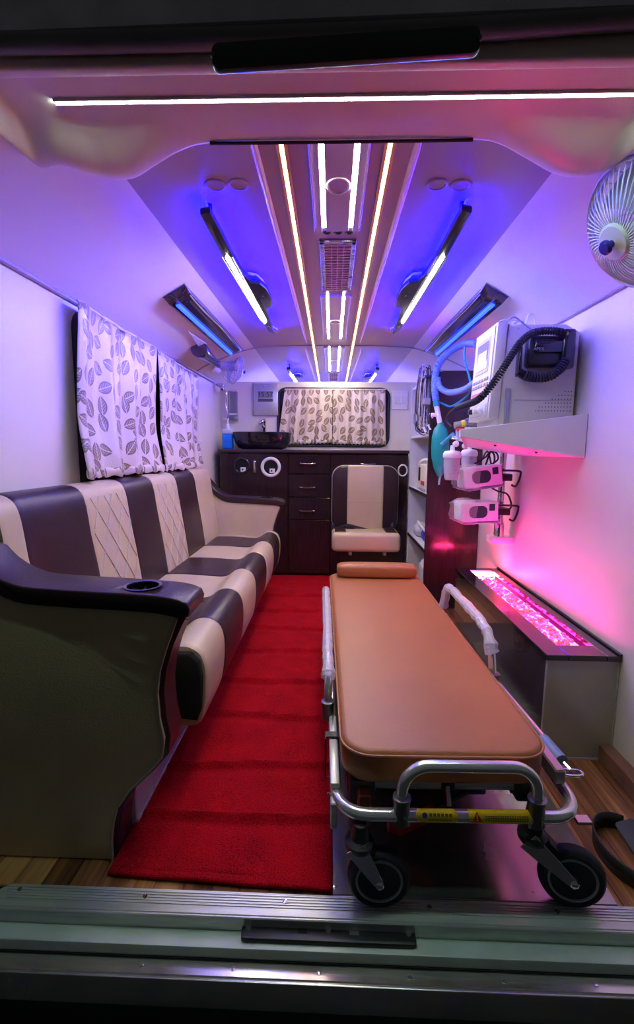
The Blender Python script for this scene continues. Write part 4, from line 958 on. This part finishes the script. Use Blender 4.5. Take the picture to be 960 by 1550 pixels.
cf = Vector((LX((fz+zt_)/2)+.004, (yA+yB)/2, (fz+zt_)/2)); HF = (zt_-fz)/up.z; WF = yB-yA
Mf = Matrix(((0, up.x, nrm.x, cf.x), (-1, up.y, nrm.y, cf.y), (0, up.z, nrm.z, cf.z), (0, 0, 0, 1)))
def face(nm, u0, u1, v0, v1, h, m, par=o, bev=.002):
    x = MB(); x.box((u0-.5)*WF, (u1-.5)*WF, (v0-.5)*HF, (v1-.5)*HF, 0, h, bev, 1, M=Mf); return x.build(nm, m, par)
face('front_plate', .04, .96, .02, .98, .004, mat('panel_white', (.60, .59, .52), .4))
face('screen_surround', .14, .82, .52, .90, .006, mat('surround', (.42, .40, .34), .4)); face('screen', .20, .76, .56, .86, .0075, mat('lcd_grey', (.20, .21, .20), .15))
face('screen_trace', .30, .70, .63, .76, .008, mat('lcd_pale', (.75, .74, .60), .3), bev=0)
bcol = [greyp, greyp, greyp, greyp, mat('amber_key', (.60, .36, .03), .4), mat('green_key', (.20, .30, .26), .4)]
for r_, v in enumerate((.445, .385)):
    for k in range(6): face('key', .08+.14*k, .18+.14*k, v-.018, v+.018, .008, bcol[k] if r_ == 0 or k != 5 else greyp)
face('red_label', .08, .70, .23, .315, .0055, mat('red_label', (.50, .10, .09), .45), bev=0); face('red_mark', .72, .9, .24, .30, .0055, mat('cream_label', (.7, .62, .5), .45), bev=0)
face('socket_panel', .10, .92, .04, .17, .007, mat('panel_grey', (.52, .51, .47), .4))
for k, m_ in enumerate((blk, cream, white)): MB().lathe([(.012, .006), (.012, .022), (.007, .024), (0, .024)], 14, Mf @ Matrix.Translation(((.22+.26*k-.5)*WF, (.11-.5)*HF, 0))).build('socket', m_, o)
MB().box(LX(1.3)+.065, LX(1.3)+.085, yA-.008, yA+.004, zb_+.01, zb_+.16, .004, 1).build('side_groove', greyp, t)
b = MB()
for r_ in range(6):
    for k in range(3+2*r_ if r_ < 5 else 12): b.lathe([(.0028, 0), (.0022, .0006), (0, .0006)], 6, frame((.968-.0125*k, yA-.0002, 1.325-.0155*r_), (0, -1, 0)))
b.build('vent_holes', mat('vent_hole', (.20, .19, .14), .7), t)
MB().tube([(.74, yA-.001, 1.29), (.97, yA-.001, 1.29)], .0015, 5).build('case_seam', greyp, t)
for k, pts in enumerate(([A(765, 490), A(778, 480), A(790, 488), A(806, 500)], [A(785, 498), A(792, 487, 2.05), A(778, 490, 2.1), A(782, 502, 2.0), A(800, 500)], [A(795, 495), A(800, 476, 2.0), A(808, 478, 2.0), A(812, 498)], [A(745, 500, 2.1), A(760, 485, 2.05), A(785, 486, 2.0), A(803, 498)])):
    MB().tube(cr(pts, 8), .003, 6).build('lead', (greyp, greyp, white, greyp)[k], t)
# handset with coiled cord
t = thing('paddle_handset', 'black paddle handset with coiled cord clipped to the monitor side', 'handset', (.92, 1.9, 1.42))
H_ = lambda x, y, Y=1.915: at(x, y, Y=Y)
a, d = H_(800, 508), H_(862, 556)
MB().box(a.x, min(d.x, .985), 1.90, 1.952, d.z, a.z, .014, 3).build('paddle_body', blk, t, ang=50)
MB().box(a.x+.02, d.x-.03, 1.888, 1.905, (a.z+d.z)/2-.01, a.z-.02, .008, 3).build('paddle_face', blkgloss, t, ang=50)
text('brand_print', 'APEX', .017, frame((H_(816, 528, 1.886).x, 1.8868, H_(816, 528, 1.886).z), (0, -1, 0), (1, 0, 0)), mat('print_grey', (.35, .35, .36), .5), t)
MB().box(H_(846, 530).x, min(H_(866, 530).x, .99), 1.88, 1.93, H_(856, 560).z, H_(856, 500).z, .012, 3).build('grip', blkgloss, t, ang=50)
MB().lathe([(.007, 0), (.006, .003), (0, .004)], 12, frame((H_(852, 508).x, 1.879, H_(852, 508).z), (0, -1, 0))).build('green_dot', mat('green_dot', (.35, .45, .05), .4), t)
MB().box(H_(784, 548).x, H_(784, 548).x+.012, 1.90, 1.94, H_(784, 570).z, H_(784, 525).z, .004, 2).build('clip', blkgloss, t)
MB().tube(cr([H_(784, 562), H_(800, 571), H_(825, 571), H_(850, 558), H_(862, 535)], 6), .017, 10).build('handle_loop', blk, t)
def coil(path, R, r, pitch, name, m, par):
    pts = cr(path, 30); L = [0]
    for i in range(1, len(pts)): L.append(L[-1]+(pts[i]-pts[i-1]).length)
    n = int(L[-1]/pitch*9); out = []; j = 0; up = None
    for k in range(n):
        s = L[-1]*k/(n-1)
        while j < len(L)-2 and L[j+1] < s: j += 1
        f = (s-L[j])/max(1e-9, L[j+1]-L[j]); p = pts[j].lerp(pts[j+1], f); tg = (pts[j+1]-pts[j]).normalized()
        if up is None: up = tg.orthogonal()
        up = (up-tg*up.dot(tg)).normalized(); sd = tg.cross(up); a = 2*PI*s/pitch
        out.append(p+(up*math.cos(a)+sd*math.sin(a))*R)
    return MB().tube(out, r, 5).build(name, m, par, ang=80)
coil([H_(858, 512), H_(850, 503, 1.88), H_(825, 501, 1.88), H_(803, 506, 1.88), H_(785, 522, 1.87), H_(765, 553, 1.86), H_(745, 582, 1.87), H_(725, 604, 1.9), H_(705, 613, 2.0), H_(692, 617, 2.15)], .0115, .0042, .0105, 'coiled_cord', rubber, t)
coil([H_(795, 566, 1.89), H_(815, 572, 1.885), H_(838, 567, 1.885), H_(858, 545, 1.885)], .015, .0042, .0105, 'coiled_cord', rubber, t)
MB().tube(cr([H_(692, 617, 2.15), H_(680, 625, 2.3), H_(676, 636, 2.35), H_(684, 646, 2.3)], 5), .005, 6).build('cord_end', rubber, t)
# ------------------------------------------------------------------ gas outlet and jars below the shelf end
t = thing('oxygen_regulator', 'grey cylindrical oxygen regulator with yellow tag under the coiled cord', 'regulator', (.68, 2.4, 1.15))
G = lambda x, y, Y=2.46: at(x, y, Y=Y)
MB().tube([G(688, 644), G(706, 641)], .017, 14).build('barrel', mat('olive_grey', (.36, .35, .27), .35, .4), t); MB().tube([G(705, 641), G(716, 638)], .024, 14).build('collar', MATS['cast_grey'], t); MB().tube([G(715, 638), G(728, 636)], .028, 14).build('knob', mat('knob_grey', (.26, .25, .20), .4), t)
MB().tube([G(699, 641.5, 2.445), G(703, 641, 2.445)], .0178, 14).build('yellow_tag', mat('yellow_tag', (.75, .65, .05), .4), t)
MB().box(G(691, 649).x, G(712, 649).x, 2.44, 2.48, G(700, 653).z, G(700, 648).z, .003, 1).build('red_coupling', mat('red_coupling', (.6, .05, .06), .4), t)
MB().tube([G(694, 652), G(694, 668)], .014, 10).build('stem', silver, t); MB().tube([G(712, 652), G(706, 672)], .011, 10).build('stem', silver, t)
MB().tube([G(684, 662), G(712, 668)], .012, 10).build('manifold', chrome, t)
for x, y in ((690, 672), (704, 675)): M = frame(G(x, y, 2.43), (0, -1, 0)); MB().lathe([(.014, -.01), (.016, .006), (.012, .010), (.005, .012), (0, .012)], 16, M).build('valve_knob', white, t)
for (x, y0, y1, wd, lab, YY) in ((685, 683, 727, 25, 'clear humidifier jar with white lid hanging beside the green bag', 2.44), (711, 681, 716, 23, 'clear humidifier jar with white lid behind the upper infusion pump', 2.56)):
    tp, bt = G(x, y0, YY), G(x-2, y1, YY); r = wd/700*YY*.48
    t = thing('humidifier_jar', lab, 'jar', bt, 'humidifier jars')
    Mj = frame(bt, tp-bt); Lh = (tp-bt).length
    MB().lathe([(0, 0), (r*.75, .002), (r*.85, .012), (r, Lh*.5), (r, Lh-.03)], 20, Mj).build('cup', mat('frosted_jar', (.72, .70, .76), .2, trans=.45), t)
    MB().lathe([(r*1.04, Lh-.034), (r*1.1, Lh-.03), (r*1.1, Lh-.012), (r*.9, Lh), (r*.3, Lh+.004), (r*.25, Lh+.03), (0, Lh+.03)], 20, Mj).build('lid', white, t)
    MB().tube([Mj @ Vector((0, 0, .02)), Mj @ Vector((0, 0, Lh-.03))], .006, 8).build('inner_tube', white, t)
    b = MB()
    for k in range(4): b.box(-.010, .010, -.003, .003, 0, .0008, M=frame(Mj @ Vector((0, 0, Lh*(.25+.13*k))), (0, -1, 0), (1, 0, 0)) @ Matrix.Translation((0, 0, r*1.01)))
    b.build('scale_marks', greyp, t)
# ------------------------------------------------------------------ pole with infusion pumps
Yp = 2.55
t = thing('pump_pole', 'steel equipment pole below the wall shelf carrying two infusion pumps', 'pole', (.94, Yp, .6))
pa, pb = at(763, 680, Y=Yp), at(757, 812, Y=Yp)
pb = Vector((pa.x, Yp, pb.z))
MB().tube([pb, Vector((pa.x, Yp, 1.10))], .017, 14).build('post', chrome, t)
MB().lathe([(.027, 0), (.027, .07), (.020, .08), (.017, .1)], 16, Matrix.Translation(pb)).build('socket', chrome, t)
MB().box(pa.x-.05, .999, Yp-.04, Yp+.05, pb.z-.035, pb.z+.002, .004, 2).build('foot_bracket', white, t)
MB().box(pa.x-.02, .999, Yp-.02, Yp+.03, 1.075, 1.10, .004, 2).build('top_bracket', steeld, t)
pumpw = mat('pump_white', (.75, .74, .76), .35); pumpd = mat('pump_window', (.03, .05, .055), .2)
for (xa, xb, y0, y1, lab, sk) in ((704, 761, 706, 737, 'upper white infusion pump in clear wrap on the pole', .13), (700, 755, 760, 790, 'lower white infusion pump in clear wrap on the pole', .03)):
    YY = 2.42; a, d = at(xa, y0, Y=YY), at(xb, y1, Y=YY); cx, cz_ = (a.x+d.x)/2, (a.z+d.z)/2; w, h = d.x-a.x, a.z-d.z
    t = thing('infusion_pump', lab, 'pump', (cx, YY, cz_-h/2), 'infusion pumps')
    Mp = Matrix.Translation((cx, YY, cz_)) @ Matrix.Rotation(-sk, 4, 'Y') @ Matrix.Rotation(.08, 4, 'Z')
    MB().box(-w/2, w/2, 0, .13, -h/2, h/2, .006, 2, M=Mp).build('case', pumpw, t)
    MB().prism(rrect(w*.50, h*.62, h*.26, 6), lambda u, v, ww: Mp @ Vector((u-w*.06, ww, v)), -.002, .004, .001, 1).build('window', pumpd, t)
    MB().box(w*.24, w*.40, -.002, .004, h*.05, h*.40, .002, 1, M=Mp).build('key_pad', pumpd, t)
    MB().box(-w*.54, -w*.42, -.004, .10, -h*.42, h*.48, .006, 2, M=Mp).build('pusher', white, t)
    MB().box(-w*.2, w/2, .0, .12, -h*.62, -h*.5, .004, 1, M=Mp).build('base_rail', mat('pump_grey', (.22, .21, .25), .4), t)
    rd = random.Random(int(xa)); 
    def wr(u, v):
        a = 2*PI*v; ca, sa = math.cos(a), math.sin(a); f = 1.06+.03*math.sin(9*a+u*20)
        x = -w*.66+u*w*.5; k = .75+.35*min(1, u*2.2)
        return Mp @ Vector((x+.006*math.sin(7*a), .055+.075*f*k*math.copysign(abs(ca)**.4, ca), h*.56*f*k*math.copysign(abs(sa)**.4, sa)))
    MB().grid(wr, 10, 36).build('plastic_wrap', wrap, t, ang=20)
    px_ = pa.x
    MB().box(cx+w/2-.02, px_+.03, YY+.06, Yp+.03, cz_-.025, cz_+.012, .005, 2).build('pole_clamp', blk, t)
    MB().tube(cr([(cx+w/2-.01, YY+.05, cz_+h*.3), (px_+.05, YY+.05, cz_+h*.28), (px_+.07, YY+.06, cz_+h*.1), (px_+.05, YY+.06, cz_-.05), (px_+.025, YY+.06, cz_-.045)], 6), .0055, 8).build('power_cord', blk, t)
t = thing('power_cords', 'loose black cords looped behind the upper infusion pump', 'cord', at(740, 690, Y=2.55))
for k, pts in enumerate(([(722, 700), (735, 692), (742, 684), (748, 688), (748, 700), (740, 704)], [(735, 705), (743, 684), (752, 686), (754, 695), (746, 702)], [(745, 739), (755, 744), (768, 748), (774, 762), (772, 770), (760, 773)], [(715, 702), (728, 698), (738, 683), (744, 704)])):
    MB().tube(cr([at(x, y, Y=2.53) for x, y in pts], 6), .005, 6).build('cord', blk, t)

# ================================================================== fans, hooks and lamps
def fan(name, lab, hub, axis, R, depth, m_guard, m_blade, mount, wires, up=(0, 0, 1)):
    t = thing(name, lab, 'fan', hub)
    M = frame(hub, axis, up)                 # +z = front
    def ring(r, z, w, nm, mm): MB().tube([M @ Vector((r*math.cos(a), r*math.sin(a), z)) for a in [2*PI*k/40 for k in range(40)]], w, 6, closed=True).build(nm, mm, t, ang=80)
    ring(R, -depth, .006, 'rim', m_guard); ring(R*.985, -depth-.02, .005, 'rim', m_guard)
    MB().lathe([(R*1.0, -depth-.014), (R*1.015, -depth-.002), (R*1.0, -depth+.008)], 40, M, caps=False).build('rim_band', m_guard, t)
    b = MB()
    for k in range(wires):
        a0 = 2*PI*k/wires; pts = []
        for i in range(9):
            f = i/8; r = R*(.26+.74*f); a = a0+.55*f; pts.append(M @ Vector((r*math.cos(a), r*math.sin(a), -depth*f**2.2-.004)))
        b.tube(pts, .0017, 4, cap=False)
    o = b.build('front_guard', m_guard, t, ang=80); o['kind'] = 'stuff'
    b = MB()
    for k in range(wires//2):
        a0 = 4*PI*k/wires; b.tube([M @ Vector((r*math.cos(a0), r*math.sin(a0), z)) for r, z in ((R*.3, -depth-.085), (R*.75, -depth-.075), (R*.97, -depth-.035), (R, -depth-.016))], .0017, 4, cap=False)
    o = b.build('rear_guard', m_guard, t, ang=80); o['kind'] = 'stuff'
    MB().lathe([(R*.30, -.012), (R*.30, -.004), (R*.26, .002), (0, .004)], 28, M).build('hub_plate', m_guard, t)
    MB().lathe([(R*.06, 0), (R*.06, .016), (R*.115, .018), (R*.115, .024), (R*.09, .028), (0, .029)], 20, M).build('badge_knob', mat('indigo_knob', (.03, .02, .25), .15), t)
    for k in range(4):
        a0 = k*PI/2
        def bl(u, v):
            r = R*(.15+.72*u); a = a0+(v-.5)*1.0+.35*u; return M @ Vector((r*math.cos(a), r*math.sin(a), -depth-.035+.035*(v-.5)*(1-.3*u)))
        MB().grid(bl, 6, 6).build('blade', m_blade, t, ang=80, solid=.0025)
    MB().lathe([(0, -depth-.17), (R*.30, -depth-.165), (R*.36, -depth-.11), (R*.34, -depth-.06), (R*.15, -depth-.03), (R*.12, -.01)], 24, M).build('motor', m_guard, t)
    q = M @ Vector((0, 0, -depth-.15)); mp = Vector(mount)
    MB().tube(cr([q, (q+mp)/2+Vector((0, 0, -.03)), mp], 6), .013, 10).build('arm', m_guard, t)
    return t
fw = mat('fan_white', (.62, .66, .56), .35)
hb = at(928, 368, Y=1.22)
fan('wall_fan', 'cream wall fan with wire guard by the rear door', hb, (-.78, -.10, -.50), .150, .075, fw, mat('fan_blade', (.48, .50, .42), .3), (.99, 1.40, 1.66), 54)
t = [o for o in bpy.data.objects if o.name == 'wall_fan'][0]
MB().box(.955, 1.0, 1.36, 1.44, 1.60, 1.72, .012, 2).build('mount_plate', fw, t)
fw2 = mat('clear_fan', (.75, .72, .88), .2, trans=.45)
hb = at(366, 562, Y=3.72)
t = fan('wall_fan', 'small translucent fan on the wall above the soap bottle', hb, (.72, .45, -.2), .115, .05, fw2, mat('clear_blade', (.7, .7, .95), .2, trans=.5), (-.875, 3.60, 1.70), 30)
MB().lathe([(.03, 0), (.034, .006), (.022, .03), (.018, .05)], 18, frame((-.895, 3.58, 1.69), (.7, .2, -.5))).build('mount_plate', white, t)
# reading lamp on the cove: white flare and dark chrome cone
t = thing('reading_lamp', 'chrome cone reading lamp with white flare beside the small fan', 'lamp', (-.86, 3.1, 1.68))
def cvp(y, x, h): n = cnorm(-x); return Vector((-x, y, cz(x)))+n*h
a0, a1 = cvp(2.95, .845, .03), cvp(3.50, .860, .022)
MB().lathe([(.050, 0), (.052, .01), (.047, .10), (.036, .30), (.026, .46), (.022, .555), (.012, .565), (0, .566)], 20, frame(a0, a1-a0)).build('cone', mat('dark_chrome', (.16, .14, .17), .12, .95), t)
MB().lathe([(0, .004), (.046, .004), (.050, -.003), (.052, .006)], 20, frame(a0, a1-a0)).build('cone_mouth', mat('lamp_mouth', (.02, .02, .03), .2), t)
MB().prism([(2.66, .81), (2.98, .795), (3.02, .84), (2.97, .845)], lambda u, v, w: cvp(u, v, w), .004, .016, .002, 1).build('flare', white, t)
MB().lathe([(.010, 0), (.010, .006), (.004, .008), (0, .008)], 12, frame(cvp(3.38, .825, .034), cnorm(-.83))).build('stud', chrome, t)
# chrome hook rail and clear holder
t = thing('drip_hook', 'chrome drip hook hanging on the side wall above the soap bottle', 'hook', (-.95, 4.0, 1.35))
J = lambda x, y, Y=4.0: at(x, y, Y=Y)
p = J(336, 586)
MB().box(-1.0, p.x+.02, 3.97, 4.03, p.z-.04, p.z+.03, .008, 2).build('bracket', chrome, t)
MB().tube(cr([J(336, 586), J(341, 590), J(343, 600), J(342, 612), J(345, 626), J(344, 634)], 6), .0075, 10).build('rod', chrome, t)
t = thing('clear_holder', 'clear plastic holder on the partition behind the small fan', 'holder', J(354, 635, 4.15))
a, d = J(346, 592, 4.17), J(359, 636, 4.17)
MB().box(a.x, d.x, 4.14, YP, d.z, a.z, .006, 2).build('sleeve', mat('clear_sleeve', (.8, .8, .9), .1, trans=.75, ior=1.2), t)
MB().box(a.x, d.x, 4.135, YP, d.z+.045, d.z+.055, .002, 1).build('band', white, t)
MB().box(d.x-.02, d.x+.005, 4.13, YP, d.z-.002, d.z+.03, .004, 1).build('clip', greyp, t)
